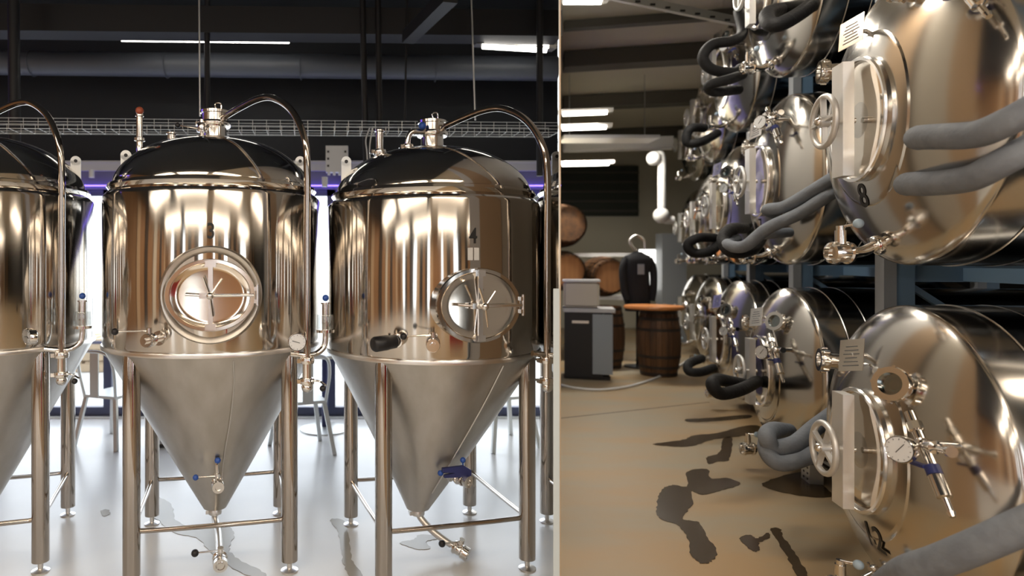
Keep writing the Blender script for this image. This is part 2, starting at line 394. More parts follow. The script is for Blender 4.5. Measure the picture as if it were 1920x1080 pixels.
for (x, y, p) in FILL_PANELS:  # housings made up for the added fill lamps, not known fixtures
    zp = 4.13 if y < 8 else 3.56
    pl = thing('ceiling_light', (x, y, zp), 0, FILL_LABEL[FILL_PANELS.index((x, y, p))], 'light', 'added fill panels')
    B().box((0, 0, .03), (2.5, .9, .05) if y < 2 else (1.5, .44, .05)).obj('housing', 'white', pl, smooth=False)
    for hx in (-.6, .6): B().cyl((hx, 0, .05), (hx, 0, ZR - zp if x > K * y else ZL - zp), .006, seg=6).obj('hanger', 'zinc', pl)
# pipes and drop rods
def post(name, p0, p1, r, m, label, cat): return tag(B().cyl(p0, p1, r, seg=14).obj(name, m), label, cat)
post('drop_pipe', at(24, -154, 4.9), at(28, 300, 4.9), .042, 'blackpaint', 'thick black drop pipe at the far left above the cut-off tank', 'pipe')
post('drop_pipe', at(388, -105, 5.3), at(389, 300, 5.3), .024, 'blackpaint', 'slim black drop pipe behind the neck of the tank numbered 3', 'pipe')
post('drop_pipe', at(677, -105, 5.3), at(687, 320, 5.3), .025, 'blackpaint', 'left of the twin black drop pipes over the tank numbered 4', 'pipe')
post('drop_pipe', at(707, -105, 5.3), at(713, 320, 5.3), .025, 'blackpaint', 'right of the twin black drop pipes over the tank numbered 4', 'pipe')
post('drop_pipe', at(1012, -105, 5.3), at(1012, 330, 5.3), .027, 'blackpaint', 'black drop pipe beside the partition, right of the batten light', 'pipe')
post('drop_cable', at(765, -105, 5.3), at(759, 240, 5.3), .008, 'blackpaint', 'thin black cable hanging right of the twin black pipes', 'cable')
post('hanging_rod', at(372, -194, 4.6), at(375, 218, 4.6), .0065, 'zinc', 'thin zinc rod with the wire tray, beside the neck of tank 3', 'rod')
post('hanging_rod', at(878, -180, 4.7), at(891, 225, 4.7), .0065, 'zinc', 'thin zinc rod with the wire tray, right over the neck of tank 4', 'rod')
tr = thing('cable_tray', at(-40, 240, 4.6), 0, 'long zinc wire mesh cable tray running behind all tank tops', 'cable tray')
p0 = at(-40, 240, 4.6); p1 = at(1046, 248, 5.0); dv = p1 - p0; L = dv.length; ux = dv.normalized(); uy = Vector((-ux.y, ux.x, 0)).normalized()
wb_ = B()
for (oy, oz) in ((0, .075), (0, .05), (0, .025), (0, 0), (.07, -.005), (.14, -.005), (.2, 0), (.2, .04), (.2, .075)):
    q = uy * oy + Vector((0, 0, oz)); wb_.tube([q, q + dv], .0022, 6, smooth=False)
wb_.obj('side_wire', 'wire', tr)
cw = B(); k = int(L / .1)
for i in range(k + 1):
    q = ux * (L * i / k)
    cw.tube([q + Vector((0, 0, .078)), q, q + uy * .2, q + uy * .2 + Vector((0, 0, .078))], .0020, 5, smooth=False)
tag(cw.obj('cross_wire', 'wire', tr), kind='stuff')
# violet light strip on the head of the window wall
tag(B().box(((-6.0 + x_end) / 2, YW - .08, HEAD + .04), (x_end + 6.0, .03, .012)).obj('led_strip', 'violet', smooth=False), 'thin violet light strip along the top of the back windows', 'light')
# wall socket box and brackets
sb = thing('junction_box', at(632, 318, 6.4), 0, 'white junction box with cable glands on the rail between tanks 3 and 4', 'electrical box')
B().box((0, 0, .10), (.22, .10, .26)).obj('box', 'white', sb, smooth=False)
for i in range(4): B().cyl((-.08 + i * .053, -.02, -.06), (-.08 + i * .053, -.02, -.03), .014).obj('cable_gland', 'white', sb)
for i in range(3):
    B().box((-.085, -.055, .03 + i * .07), (.02, .01, .02)).obj('fixing', 'black', sb, smooth=False)
    B().box((.085, -.055, .03 + i * .07), (.02, .01, .02)).obj('fixing', 'black', sb, smooth=False)
tag(B().cyl(at(609, 332, 6.4), at(609, 350, 6.4), .03, seg=16).obj('ceiling_sensor', 'white'), 'small white cylinder sensor under the rail by the junction box', 'sensor')
tag(B().cyl(at(172, 318, 6.5), at(172, 333, 6.5), .026, seg=16).obj('ceiling_sensor', 'white'), 'small white cylinder sensor under the rail left of the tank numbered 3', 'sensor')
lc = B().tube([at(690, 318, 4.85), at(688, 285, 4.85), at(686, 262, 4.85), at(693, 240, 4.87)], .005, 8).tube([at(697, 318, 4.85), at(693, 280, 4.85), at(698, 240, 4.87)], .005, 8)
tag(lc.obj('cable_loop', 'white'), 'white looped cables hanging beside the twin black pipes', 'cable')

# ---- overhead and back of the right room
def ribR(n_, y, z, w, h): return structure(B().beam((K * y + .05, y, z), (XR, y + (XR - K * y) * -.2126, z), w, h).obj('trim_%d' % n_, 'ribR', smooth=False))
ribR(40, 8.0, 4.57, .12, .1); ribR(41, 9.2, 4.50, .30, .22); ribR(42, 11.6, 4.5, .3, .22); ribR(43, 14.6, 4.5, .3, .22)
lamp('ceiling_light', Vector((K * 9.0 + .04, 9.0, 3.70)), Vector((K * 9.0 + .62, 8.9, 3.68)), 'upper of the three stacked batten lights beside the partition', None, 'tubewarm')
lamp('ceiling_light', Vector((K * 9.4 + .04, 9.4, 3.58)), Vector((K * 9.4 + .64, 9.3, 3.56)), 'middle of the three stacked batten lights beside the partition', None, 'tubewarm')
lamp('ceiling_light', Vector((K * 11.0 + .04, 11.0, 3.30)), Vector((K * 11.0 + .80, 10.9, 3.28)), 'lowest of the three stacked batten lights, above the dark shutter', None, 'tubewarm')
lamp('ceiling_light', Vector((K * 6.9 + .04, 6.9, 4.42)), Vector((K * 6.9 + .44, 6.9, 4.40)), 'batten light at the top beside the partition, cut by the frame', None, 'tubewarm')
tag(B().beam((K * 11.5 + .06, 11.5, 3.72), (5.1, 10.9, 3.66), .25, .2).obj('ceiling_duct', 'trim', smooth=False), 'pale square duct crossing above the dark shutter', 'duct')
rl = thing('steel_rail', (0, 0, 0), 0, 'perforated zinc rail slanting under the ceiling towards the top tanks', 'rail')
B().beam(at(1120, -14, 6.6), at(1400, 44, 6.6), .05, .085).obj('channel', 'zinc', rl, smooth=False)
hb = B()
for i in range(9):
    q = at(1140 + i * 28, -9 + i * 5.8, 6.57); hb.box(q, (.05, .01, .02))
tag(hb.obj('slot', 'black', rl, smooth=False), kind='stuff')
wp = B().tube([at(1228, 296, 10.6), at(1238, 290, 10.6), at(1241, 305, 10.6), at(1241, 340, 10.6), at(1241, 385, 10.6), at(1240, 402, 10.6), at(1248, 412, 10.6), at(1262, 413, 10.6)], .068, 14)
wp.ball(at(1226, 297, 10.6), .12).ball(at(1240, 404, 10.6), .13)
tag(wp.obj('waste_pipe', 'white'), 'white plastic pipe with elbows dropping beside the far tanks', 'pipe')
structure(B().box(at(1258, 520, 13.2) - Vector((0, 0, .65)), (.5, .3, 3.1)).obj('wall_pier', 'rackgrey', smooth=False))
# bright doorway in the far wall
dw = thing('door_1', at(1213, 495, 13.4), 0, None, None); structure(dw)
B().box((0, 0, -.12), (.38, .04, .85)).obj('door_pane', mat('daylit_pane', (1, 1, 1), .5, emit=((1, .98, .93), 2.2)), dw, smooth=False)
structure(B().box((4.35, 15.6, 1.6), (.3, .25, 3.2)).obj('trim_60', 'beige', smooth=False))
rc = thing('red_reflection_block', (1.75, -.9, 0), .1, 'unseen red block behind the camera, added for its red reflection in the steel', 'cabinet')  # out of view, put in only to be mirrored as red
B().box((0, 0, .65), (1.0, .4, 1.3)).obj('body', 'redreflect', rc, smooth=False)
for i in (-1, 1): B().box((i * .225, .21, .65), (.42, .02, 1.2)).obj('door', 'redreflect', rc, smooth=False)
tag(B().box((XL + .03, 5.2, 3.95), (.03, 2.6, .10)).obj('led_strip', 'violet', smooth=False), 'violet light strip high on the left side wall outside the view', 'light')
# ================================================================ UPRIGHT TANKS
RT = 0.595
PLN = (Vector((K * 3, 3, 0)) - nrm * (t + .002), nrm)       # partition plane
def fitting_ring(m, r, w=.012, seg=24):
    return [(r * .86, -w), (r, -w * .6), (r * 1.06, 0), (r, w * .6), (r * .86, w)]
def valve(parent, o, zdir, side, knob, s=1.0, name='sample_valve', L=.14, blue2=False):
    """small butterfly valve: body on the pipe axis zdir at o, handle towards side with a ball knob"""
    o = Vector(o); z = Vector(zdir).normalized(); sd = Vector(side).normalized()
    b = B(); m = frame(o, z)
    b.lathe([(.012 * s, -.05 * s), (.012 * s, -.028 * s), (.030 * s, -.028 * s), (.033 * s, -.018 * s), (.026 * s, -.012 * s), (.028 * s, 0), (.026 * s, .012 * s), (.033 * s, .018 * s), (.030 * s, .028 * s), (.014 * s, .028 * s), (.014 * s, .05 * s)], 20, m)
    up = sd.cross(z).normalized()
    if up.z < 0: up = -up
    b.cyl(o, o + up * .05 * s, .011 * s)
    v = b.obj(name, 'chrome', parent)
    h = B(); h.tube([o + up * .045 * s, o + up * .045 * s + sd * L * s], .0042 * s, 8, smooth=False).cyl(o + up * .035 * s, o + up * .058 * s, .013 * s).obj('handle', 'chrome', v)
    B().ball(o + up * .045 * s + sd * (L + .008) * s, .0165 * s).obj('knob', knob, v)
    return v
def clamp_joint(b, o, z, r):
    b.lathe([(r * .7, -.016), (r, -.014), (r * 1.08, -.004), (r * 1.08, .004), (r, .014), (r * .7, .016)], 22, frame(o, z))
    x = basis(z)[0]; b.box(None, (.022, .03, .02), mtx=frame(Vector(o) + x * r * 1.12, z))
    b.cyl(Vector(o) + x * r * 1.2 - Vector((0, 0, .0)), Vector(o) + x * r * 1.2 + Vector(basis(z)[1]) * .035, .006, seg=8)
def upright_tank(loc, rz, label, num=None, zt=1.985, zb=1.157, tipz=.22, clip=False, door='dish', pipe=(.456, -.629), legs='all', tip=(0, 0), extras=True, air=(.095, .03), zapex=2.31, legz=.055):
    T = thing('upright_tank', loc, rz, label, 'tank', 'upright conical tanks')
    Tm = Matrix.Translation(loc) @ Matrix.Rotation(rz, 4, 'Z'); Ti = Tm.inverted()
    def fin(b, name, m, parent=T, **k):
        if clip:
            co = Ti @ PLN[0]; no = (Ti.to_3x3() @ PLN[1]); b.cut(co, no)
            if not b.bm.faces: b.bm.free(); return None
        return b.obj(name, m, parent, **k)
    fin(B().lathe([(RT - .004, zb + .012), (RT, zb + .03), (RT, zt - .035), (RT - .006, zt - .02)], 96, cap0=False, cap1=False), 'body', 'mirror')
    # rim roll between body and dome
    fin(B().lathe([(RT - .006, zt - .02), (RT - .022, zt - .004), (RT - .034, zt + .006), (RT - .030, zt + .016), (RT - .022, zt + .026), (RT - .026, zt + .040), (RT - .05, zt + .047)], 96, cap0=False, cap1=False), 'top_rim', 'dome')
    rd = RT - .048; H = zapex - zt - .045
    prof = [(rd, zt + .046)]
    for i in range(1, 19):
        a = i / 18; r = rd * math.cos(a * PI / 2); prof.append((max(r, 0), zt + .046 + H * (1 - (r / rd) ** 2.35) ** .62 if r < rd else zt + .046))
    prof[-1] = (0, prof[-1][1])
    fin(B().lathe(prof, 96, cap0=False), 'dome', 'dome')
    fin(B().lathe([(RT - .006, zb - .010), (RT + .006, zb - .008), (RT + .008, zb + .006), (RT + .004, zb + .014), (RT - .006, zb + .016)], 96, cap0=False, cap1=False), 'bottom_rim', 'satin')
    # cone (its outlet may sit a little off centre)
    cb = B(); rings = []
    for i in range(15):
        f_ = i / 14; r = RT - .004 + (.065 - RT + .004) * f_; z = zb - .008 + (tipz - zb + .008) * f_
        rings.append([cb.bm.verts.new((tip[0] * f_ ** 1.5 + r * math.cos(2 * PI * k / 80), tip[1] * f_ ** 1.5 + r * math.sin(2 * PI * k / 80), z)) for k in range(80)])
    for A, Bq in zip(rings, rings[1:]):
        for k in range(80): cb.bm.faces.new((A[k], A[(k + 1) % 80], Bq[(k + 1) % 80], Bq[k]))
    last = rings[-1]; cz = cb.bm.verts.new((tip[0], tip[1], tipz - .018))
    for k in range(80): cb.bm.faces.new((last[k], last[(k + 1) % 80], cz))
    fin(cb, 'cone', 'cone')
    # legs
    q = .39; corners = {'fl': (-q, -q), 'fr': (q, -q), 'bl': (-q, q), 'br': (q, q)}
    for k_, (x, y) in corners.items():
        if legs != 'all' and k_ not in legs: continue
        g = B().lathe([(.043, legz), (.043, zb - .03), (.040, zb + .0)], 28, Matrix.Translation((x, y, 0)))
        e = Vector((x, y, 0)).normalized()
        # welded saddle where the leg meets the cone
        g.tube([Vector((x, y, zb - .015)) - e * .02 + Vector((-e.y, e.x, 0)) * .055, Vector((x, y, zb - .10)) - e * .07 + Vector((-e.y, e.x, 0)) * .045, Vector((x, y, zb - .15)) - e * .095, Vector((x, y, zb - .10)) - e * .07 - Vector((-e.y, e.x, 0)) * .045, Vector((x, y, zb - .015)) - e * .02 - Vector((-e.y, e.x, 0)) * .055], .006, 8)
        lg = fin(g, 'leg', 'leg')
        if lg is None: continue
        ft = B().cyl((x, y, .012), (x, y, legz + .01), .014, seg=14).lathe([(.045, 0), (.045, .006), (.02, .016)], 24, Matrix.Translation((x, y, 0)))
        fin(ft, 'foot', 'satin', lg)
    zs = .27
    for a, b_ in (('fl', 'fr'), ('bl', 'br'), ('fl', 'bl'), ('fr', 'br')):
        if legs != 'all' and (a not in legs or b_ not in legs): continue
        A, Bq = Vector((*corners[a], zs)), Vector((*corners[b_], zs)); d = (Bq - A).normalized()
        fin(B().tube([A + d * .035 + Vector((0, 0, .02)), A + d * .06, Bq - d * .06, Bq - d * .035 + Vector((0, 0, .02))], .0125, 12, n=4), 'stretcher', 'leg')
    # lifting lugs on the shoulders
    for sg in (-1, 1):
        lx = sg * .488; lb = B().box((lx, .06, zt + .15), (.056, .014, .15)).cyl((lx, .053, zt + .225), (lx, .067, zt + .225), .029, seg=20)
        lo = fin(lb, 'lifting_lug', 'zinc')
        if lo: fin(B().cyl((lx, .050, zt + .225), (lx, .070, zt + .225), .010, seg=14), 'eye', 'black', lo)
    if not extras: return T
    # neck on the dome top
    nz = zapex - .035
    fin(B().lathe([(.072, nz), (.066, nz + .03), (.064, nz + .105), (.080, nz + .108), (.086, nz + .118), (.080, nz + .128), (.075, nz + .13), (.075, nz + .175), (.082, nz + .178), (.082, nz + .192), (.03, nz + .198), (0, nz + .2)], 36, cap0=False), 'neck', 'chrome')
    cl = B(); clamp_joint(cl, (0, 0, nz + .118), (0, 0, 1), .085); cl.tube([(.01, 0, nz + .2), (.0, 0, nz + .235), (.03, 0, nz + .24), (.035, 0, nz + .2)], .004, 8)
    fin(cl, 'neck_clamp', 'chrome')
    # cleaning pipe arching from the neck down the right side
    if pipe:
        px, py = pipe; nt = Vector((0, 0, nz + .16)); u = Vector((px, py, 0))
        pts = [nt + u * .07 - Vector((0, 0, .02)), nt + u * .30 + Vector((0, 0, .015)), nt + u * .50 + Vector((0, 0, .035)), nt + u * .66 + Vector((0, 0, .02)), nt + u * .84 + Vector((0, 0, -.06)), nt + u * .96 + Vector((0, 0, -.19)), nt + u * 1.0 + Vector((0, 0, -.34)), Vector((px, py, 1.7)), Vector((px, py, 1.4)), Vector((px, py, 1.12))]
        cp = fin(B().tube(pts, .0175, 16), 'cleaning_pipe', 'mirror' if False else 'leg')
        jb = B(); clamp_joint(jb, (px, py, 1.13), (0, 0, 1), .034); clamp_joint(jb, (px, py, 1.03), (0, 0, 1), .034)
        jb.cyl((px, py, .985), (px, py, 1.14), .022); jb.ball((px, py, 1.0), .028)
        fin(jb, 'pipe_valve', 'chrome', T)
        hb_ = fin(B().tube([(px, py - .02, 1.03), (px + .05, py - .04, 1.035), (px + .09, py - .03, 1.01)], .005, 8), 'handle', 'chrome', T)
        fin(B().ball((px + .07, py - .05, 1.0), .015), 'knob', 'black', T)
        # branch up to the airlock jar, with spray bottle shape
        jx, jy = px + air[0], py + air[1]
        fin(B().tube([(px - .08, py - .0, 1.165), (px, py, 1.155), (px + air[0] * .5, py + air[1] * .5, 1.16), (px + air[0] * .9, py + air[1] * .9, 1.19), (jx, jy, 1.235), (jx, jy, 1.27)], .015, 12), 'branch_pipe', 'chrome')
        jar = fin(B().lathe([(.040, 1.275), (.042, 1.28), (.042, 1.345), (.040, 1.35)], 28, Matrix.Translation((jx, jy, 0))), 'airlock_jar', 'jar')
        fin(B().lathe([(.046, 1.262), (.046, 1.276)], 28, Matrix.Translation((jx, jy, 0))).lathe([(.018, 1.27), (.018, 1.40), (.024, 1.402), (.024, 1.41), (.004, 1.412)], 20, Matrix.Translation((jx, jy, 0))), 'airlock_stem', 'chrome')
        fin(B().ball((jx, jy, 1.432), .0165), 'airlock_knob', 'blueknob')
    return T
def on_body(az, z, r=RT):
    return Vector((r * math.sin(az), -r * math.cos(az), z)), Vector((math.sin(az), -math.cos(az), 0))
def body_text(T, txt, az, z, size, m):
    b = text_bm(txt, size)
    for v in b.bm.verts:
        a = az + v.co.x / RT; y = v.co.y; v.co = Vector(((RT + .0025) * math.sin(a), -(RT + .0025) * math.cos(a), z + y))
    o = b.obj('number', m, T, smooth=False); return o
def hatch(T, kind, z):
    """oval door on the front (-Y) of the body"""
    F = lambda y, sx=1, sz=1: frame((0, y, z), (0, -1, 0), (1, 0, 0), (sx, sz, 1))
    if kind == 'dish':
        B().lathe([(.247, -.10), (.243, -.035), (.236, -.006), (.228, .012), (.215, .008), (.205, .0), (.20, -.01)], 64, F(-.60)).obj('door_flange', 'cone', T)
        rx, rz = .205, .168; y0 = -.585
    else:
        rx, rz = .208, .172; y0 = -.50
    M_ = F(y0, 1, rz / rx); dep = .03 if kind == 'dish' else .15
    B().lathe([(rx, 0), (rx, dep), (rx + .006, dep + .008), (rx + .002, dep + .018), (rx - .016, dep + .018), (rx - .024, dep + .004)], 64, M_, cap0=False, cap1=False).obj('door_neck', 'mirror' if kind != 'dish' else 'chrome', T)
    yl = y0 - dep - .004
    D = B().lathe([(rx - .018, 0), (rx - .022, .014), (rx - .035, .010), (rx - .06, .004), (.0, .022)], 64, F(yl, 1, rz / rx)).obj('door', 'cover', T)
    yb = yl - .035
    B().box((0, yb + .01, z), (.022, .012, rz * 2 - .01)).box((0, yb + .02, z + rz - .02), (.05, .03, .028)).box((0, yb + .02, z - rz + .02), (.05, .03, .028)).obj('strap', 'bar', D, smooth=False)
    B().tube([(-rx * .55, yb - .006, z + .006), (0, yb - .014, z), (rx * .98, yb - .002, z)], .007, 10).box((rx * .5, yb, z), (rx * .9, .01, .014)).obj('hinge_arm', 'bar', D)
    B().box((rx + .006, yb + .02, z + .03), (.018, .03, .018)).box((rx + .006, yb + .02, z - .03), (.018, .03, .018)).cyl((rx + .012, yb + .012, z - .05), (rx + .012, yb + .012, z + .05), .008).obj('hinge', 'bar', D)
    B().cyl((0, yb + .02, z), (0, yb - .05, z), .012).ball((0, yb - .045, z), .018).tube([(-.03, yb - .045, z + .085), (0, yb - .045, z), (.012, yb - .045, z - .095)], .0048, 8, smooth=False).tube([(.05, yb - .045, z + .07), (0, yb - .045, z)], .0048, 8, smooth=False).obj('door_handle', 'chrome', D)
    B().box((-.02, yb - .005, z), (.06, .03, .025)).obj('hub_block', 'bar', D)

LT3, LT4, LT2, LT5 = (-.90, 3.64, 0), (.335, 3.645, 0), (-2.215, 3.60, 0), (1.53, 3.66, 0)
T3 = upright_tank(LT3, R_(12), 'polished steel upright tank numbered 3 with a round flanged door')
hatch(T3, 'dish', 1.452)
body_text(T3, '3', 0.0, 1.755, .105, 'decal')
T4 = upright_tank(LT4, R_(14), 'polished steel upright tank numbered 4 with a protruding oval door', zt=1.948, zb=1.125, zapex=2.255, tip=(-.085, .0), pipe=(.375, -.625), air=(.03, -.09), clip=True)
hatch(T4, 'neck', 1.405)
body_text(T4, '4', 0.0, 1.732, .105, 'decal')
st = B()
for dx in (-.016, .016): 
    c, nn = on_body(dx / RT, 1.648, RT + .002); st.box(None, (.026, .06, .001), mtx=frame(c, nn, (1, 0, 0)))
o = st.obj('sticker', 'sticker', T4, smooth=False); o['label'] = 'small white paper sticker'
T2 = upright_tank(LT2, R_(16), 'polished steel upright tank cut off by the left edge', zt=1.985, zb=1.157, pipe=(.50, -.45))
hatch(T2, 'dish', 1.452)
T5 = upright_tank(LT5, R_(10), 'sliver of a steel upright tank between the tank numbered 4 and the partition', clip=True, extras=False, legs=('fl', 'bl'))

# fittings on the bodies
c, nn = on_body(-.42, 1.245)
b = B().cyl(c - nn * .03, c + nn * .05, .016).cyl(c - nn * .01, c + nn * .006, .035); b.obj('outlet', 'chrome', T3)
valve(T3, c + nn * .085, nn, (-1, -.1, 0), 'black', 1.0)
c, nn = on_body(-.33, 1.225)
B().cyl(c - nn * .03, c + nn * .05, .016).cyl(c - nn * .01, c + nn * .006, .035).obj('outlet', 'chrome', T4)
valve(T4, c + nn * .085, nn, (-1, -.1, 0), 'black', 1.0)
c, nn = on_body(-.60, 1.235)
pr = B().cyl(c - nn * .03, c + nn * .07, .018); clamp_joint(pr, c + nn * .045, nn, .032); pr.obj('probe_socket', 'chrome', T4)
e = Vector((-.95, -.3, -.06)).normalized()
B().lathe([(.022, 0), (.032, .01), (.034, .05), (.036, .055), (.036, .12), (.030, .13), (.02, .135)], 24, frame(c + nn * .075 - e * .01, e)).obj('probe_head', 'black', T4)
# thermometers on the cleaning pipes
def gauge(parent, c, face, r=.04, name='thermometer', ang=.3, label=None):
    g = B().lathe([(r * .9, -.03), (r, -.026), (r * 1.03, 0), (r * .98, .006), (r * .93, .004)], 32, frame(c, face)).obj(name, 'chrome', parent)
    f = Vector(face).normalized(); x, y, _ = basis(f)
    B().lathe([(r * .92, 0), (0, .001)], 32, frame(Vector(c) + f * .0062, face), cap0=False).obj('dial', 'dial', g)
    if y.z < 0: y = -y
    dd = (x * math.cos(ang) + y * math.sin(ang))
    nb = B().beam(Vector(c) + f * .009 - dd * r * .3, Vector(c) + f * .009 + dd * r * .6, .003, .002)
    for k in range(12):
        a = 2 * PI * k / 12; q = x * math.cos(a) + y * math.sin(a)
        nb.beam(Vector(c) + f * .0085 + q * r * .72, Vector(c) + f * .0085 + q * r * .82, .0022, .001)
    nb.obj('needle', 'black', g, smooth=False)
    return g
gauge(T3, (.405, -.665, 1.225), (-.0, -1, 0), .043)
B().cyl((.405, -.63, 1.225), (.405, -.63, 1.16), .012).cyl((.405, -.64, 1.18), (.405, -.56, 1.16), .012).obj('gauge_stem', 'chrome', T3)
gauge(T2, (.36, -.49, 1.23), (-1, -.5, 0), .04)
# relief valves and sockets on the domes
def stub(T, x, y, z0, h, r, m='chrome', top=None):
    b = B().lathe([(r * 1.5, z0), (r, z0 + .015), (r, z0 + h * .45), (r * 1.6, z0 + h * .47), (r * 1.6, z0 + h * .53), (r, z0 + h * .55), (r, z0 + h), (r * 1.25, z0 + h + .004), (r * 1.25, z0 + h + .012), (.002, z0 + h + .014)], 18, Matrix.Translation((x, y, 0)), cap0=False)
    return b.obj('dome_fitting', m, T)
s_ = stub(T3, -.40, -.05, 2.16, .245, .018)
B().ball((-.40, -.05, 2.44), .022).obj('relief_cap', 'red', s_); B().torus(frame((-.40, -.05, 2.415), (0, 1, 0)), .015, .004, 16, 6).obj('pull_ring', 'zinc', s_)
stub(T3, -.235, -.02, 2.24, .08, .024)
v_ = valve(T3, (-.07, -.06, 2.36), (0, 0, 1), (-1, 0, .12), 'black', .9)
s_ = stub(T4, -.315, -.02, 2.12, .21, .022)
clampb = B(); clamp_joint(clampb, (-.315, -.02, 2.22), (0, 0, 1), .035); clampb.obj('clamp', 'chrome', T4)
el = B().tube([(-.16, -.05, 2.20), (-.16, -.05, 2.29), (-.135, -.05, 2.335), (-.06, -.05, 2.34)], .016, 12); clamp_joint(el, (-.16, -.05, 2.25), (0, 0, 1), .03); el.obj('elbow_pipe', 'chrome', T4)
B().ball((-.085, -.08, 2.365), .022).obj('valve_knob', 'blueknob', T4)
# cone sampling taps and outlets
def cone_tap(T, zb, tipz, tip, az, z, knobs, big=False):
    f_ = (zb - z) / (zb - tipz); r = RT + (.065 - RT) * f_
    o = Vector((tip[0] * f_ ** 1.5 + r * math.sin(az), tip[1] * f_ ** 1.5 - r * math.cos(az), z)); nn = Vector((math.sin(az), -math.cos(az), -.0))
    B().cyl(o - nn * .03, o + nn * .05, .013).lathe([(.03, 0), (.03, .012)], 20, frame(o + nn * .01, nn)).obj('tap_socket', 'chrome', T)
    v = valve(T, o + nn * .09, nn, (-1, 0, 0), 'blueknob', .95, 'sample_tap', .11)
    B().lathe([(.026, 0), (.030, .008), (.030, .03), (.016, .03), (.014, .022)], 22, frame(o + nn * .12, nn)).obj('tap_outlet', 'chrome', T)
    return o + nn * .09
o = cone_tap(T3, 1.157, .22, (0, 0), .08, .44, 1)
B().tube([o + Vector((0, 0, .03)), o + Vector((-.005, 0, .10)), o + Vector((0, .01, .12))], .007, 8).obj('tap_stem', 'chrome', T3)
B().ball(o + Vector((0, 0, .125)), .0165).obj('knob', 'blueknob', T3)
o = cone_tap(T4, 1.125, .22, (-.085, 0), .42, .455, 1)
hb4 = B().poly([(-.10, 0, .055), (.02, 0, .06), (.06, 0, .035), (.06, 0, .005), (.03, 0, .0), (-.09, 0, .005), (-.09, 0, .018), (-.03, 0, .026), (-.10, 0, .035)], Vector((0, .02, 0)))
bmesh.ops.translate(hb4.bm, verts=hb4.bm.verts, vec=o + Vector((-.01, -.03, .02))); ho = hb4.obj('clip_handle', 'navy', T4, smooth=False); ho['label'] = 'navy plastic clip handle'
B().ball(o + Vector((0.01, -.01, .105)), .0155).cyl(o + Vector((.01, -.01, .03)), o + Vector((.01, -.01, .10)), .004).obj('knob', 'blueknob', T4)
def outlet(T, pts, vz, hside):
    b = B().tube(pts, .019, 14); clamp_joint(b, pts[0] + Vector((0, 0, -.01)), (0, 0, 1), .036)
    d = (pts[-1] - pts[-2]).normalized(); b.obj('drain_pipe', 'satin', T)
    valve(T, pts[-1] + d * .05, d, hside, 'black', 1.15, 'drain_valve', .10)
    b = B().lathe([(.03, 0), (.036, .006), (.036, .03), (.024, .03), (.02, .02)], 24, frame(pts[-1] + d * .075, d)); b.obj('drain_mouth', 'chrome', T)
outlet(T3, [Vector((0, 0, .205)), Vector((0, -.02, .16)), Vector((.02, -.14, .13)), Vector((.03, -.28, .115)), Vector((.035, -.36, .105))], 0, (-1, -.1, .02))
outlet(T4, [Vector((-.085, 0, .205)), Vector((-.075, -.02, .17)), Vector((-.03, -.08, .12)), Vector((.03, -.15, .08)), Vector((.05, -.17, .07))], 0, (-1, -.2, .1))
# little drip hoses on the cones
def cone_pt(az, z, zb=1.157, tipz=.22, tip=(0, 0), out=.008):
    f_ = (zb - z) / (zb - tipz); r = RT + (.065 - RT) * f_ + out
    return Vector((tip[0] * f_ ** 1.5 + r * math.sin(az), tip[1] * f_ ** 1.5 - r * math.cos(az), z))
B().tube([cone_pt(.18, 1.13), cone_pt(.21, 1.0), cone_pt(.22, .8), cone_pt(.2, .6), cone_pt(.2, .45)], .0035, 6).obj('seam_weld', 'satin', T3)
B().tube([cone_pt(.30, 1.10, 1.125, .22, (-.085, 0)), cone_pt(.29, .9, 1.125, .22, (-.085, 0)), cone_pt(.26, .7, 1.125, .22, (-.085, 0)), cone_pt(.2, .5, 1.125, .22, (-.085, 0)), cone_pt(.1, .35, 1.125, .22, (-.085, 0))], .0035, 6).obj('seam_weld', 'satin', T4)

# ---- furniture behind the tanks
def cafe_chair(loc, rz, label):
    T = thing('cafe_chair', loc, rz, label, 'chair', 'metal chairs by the windows')
    B().box((0, 0, .44), (.36, .36, .025)).obj('seat', 'zinc', T, smooth=False)
    for x in (-1, 1):
        for y in (-1, 1):
            B().beam((x * .16, y * .16, .43), (x * .23, y * .23, 0), .035, .025).obj('leg', 'zinc', T, smooth=False)
    B().tube([(-.17, .17, .44), (-.19, .22, .70), (-.13, .25, .83), (.13, .25, .83), (.19, .22, .70), (.17, .17, .44)], .014, 8).box((0, .235, .64), (.09, .012, .38)).obj('backrest', 'zinc', T)
    return T
cafe_chair((-2.33, 5.75, 0), R_(160), 'pale metal chair by the windows left of the tank numbered 3')
cafe_chair((-.62, 5.5, 0), R_(200), 'metal chair behind the gap between tanks 3 and 4')
cafe_chair((1.15, 5.7, 0), R_(20), 'metal chair behind the right leg of the tank numbered 4')
T = thing('pedestal_table', (-.47, 6.2, 0), 0, 'small round table with dark disc foot behind the gap between tanks 3 and 4', 'table')
B().lathe([(.24, 0), (.24, .012), (.05, .03), (0, .03)], 36).obj('base', 'zinc', T)
B().cyl((0, 0, .02), (0, 0, .72), .03).obj('column', 'navy', T)
B().lathe([(.3, .72), (.3, .75), (0, .75)], 36).obj('tabletop', 'zinc', T)
T = thing('waste_bin', (-1.85, 5.7, 0), 0, 'small white bin with a dark base behind the tank numbered 3', 'bin')
B().lathe([(.12, .03), (.135, .30), (.125, .30), (.11, .05)], 28).obj('bucket', 'white', T); B().lathe([(.13, 0), (.13, .03)], 28).obj('base', 'black', T)
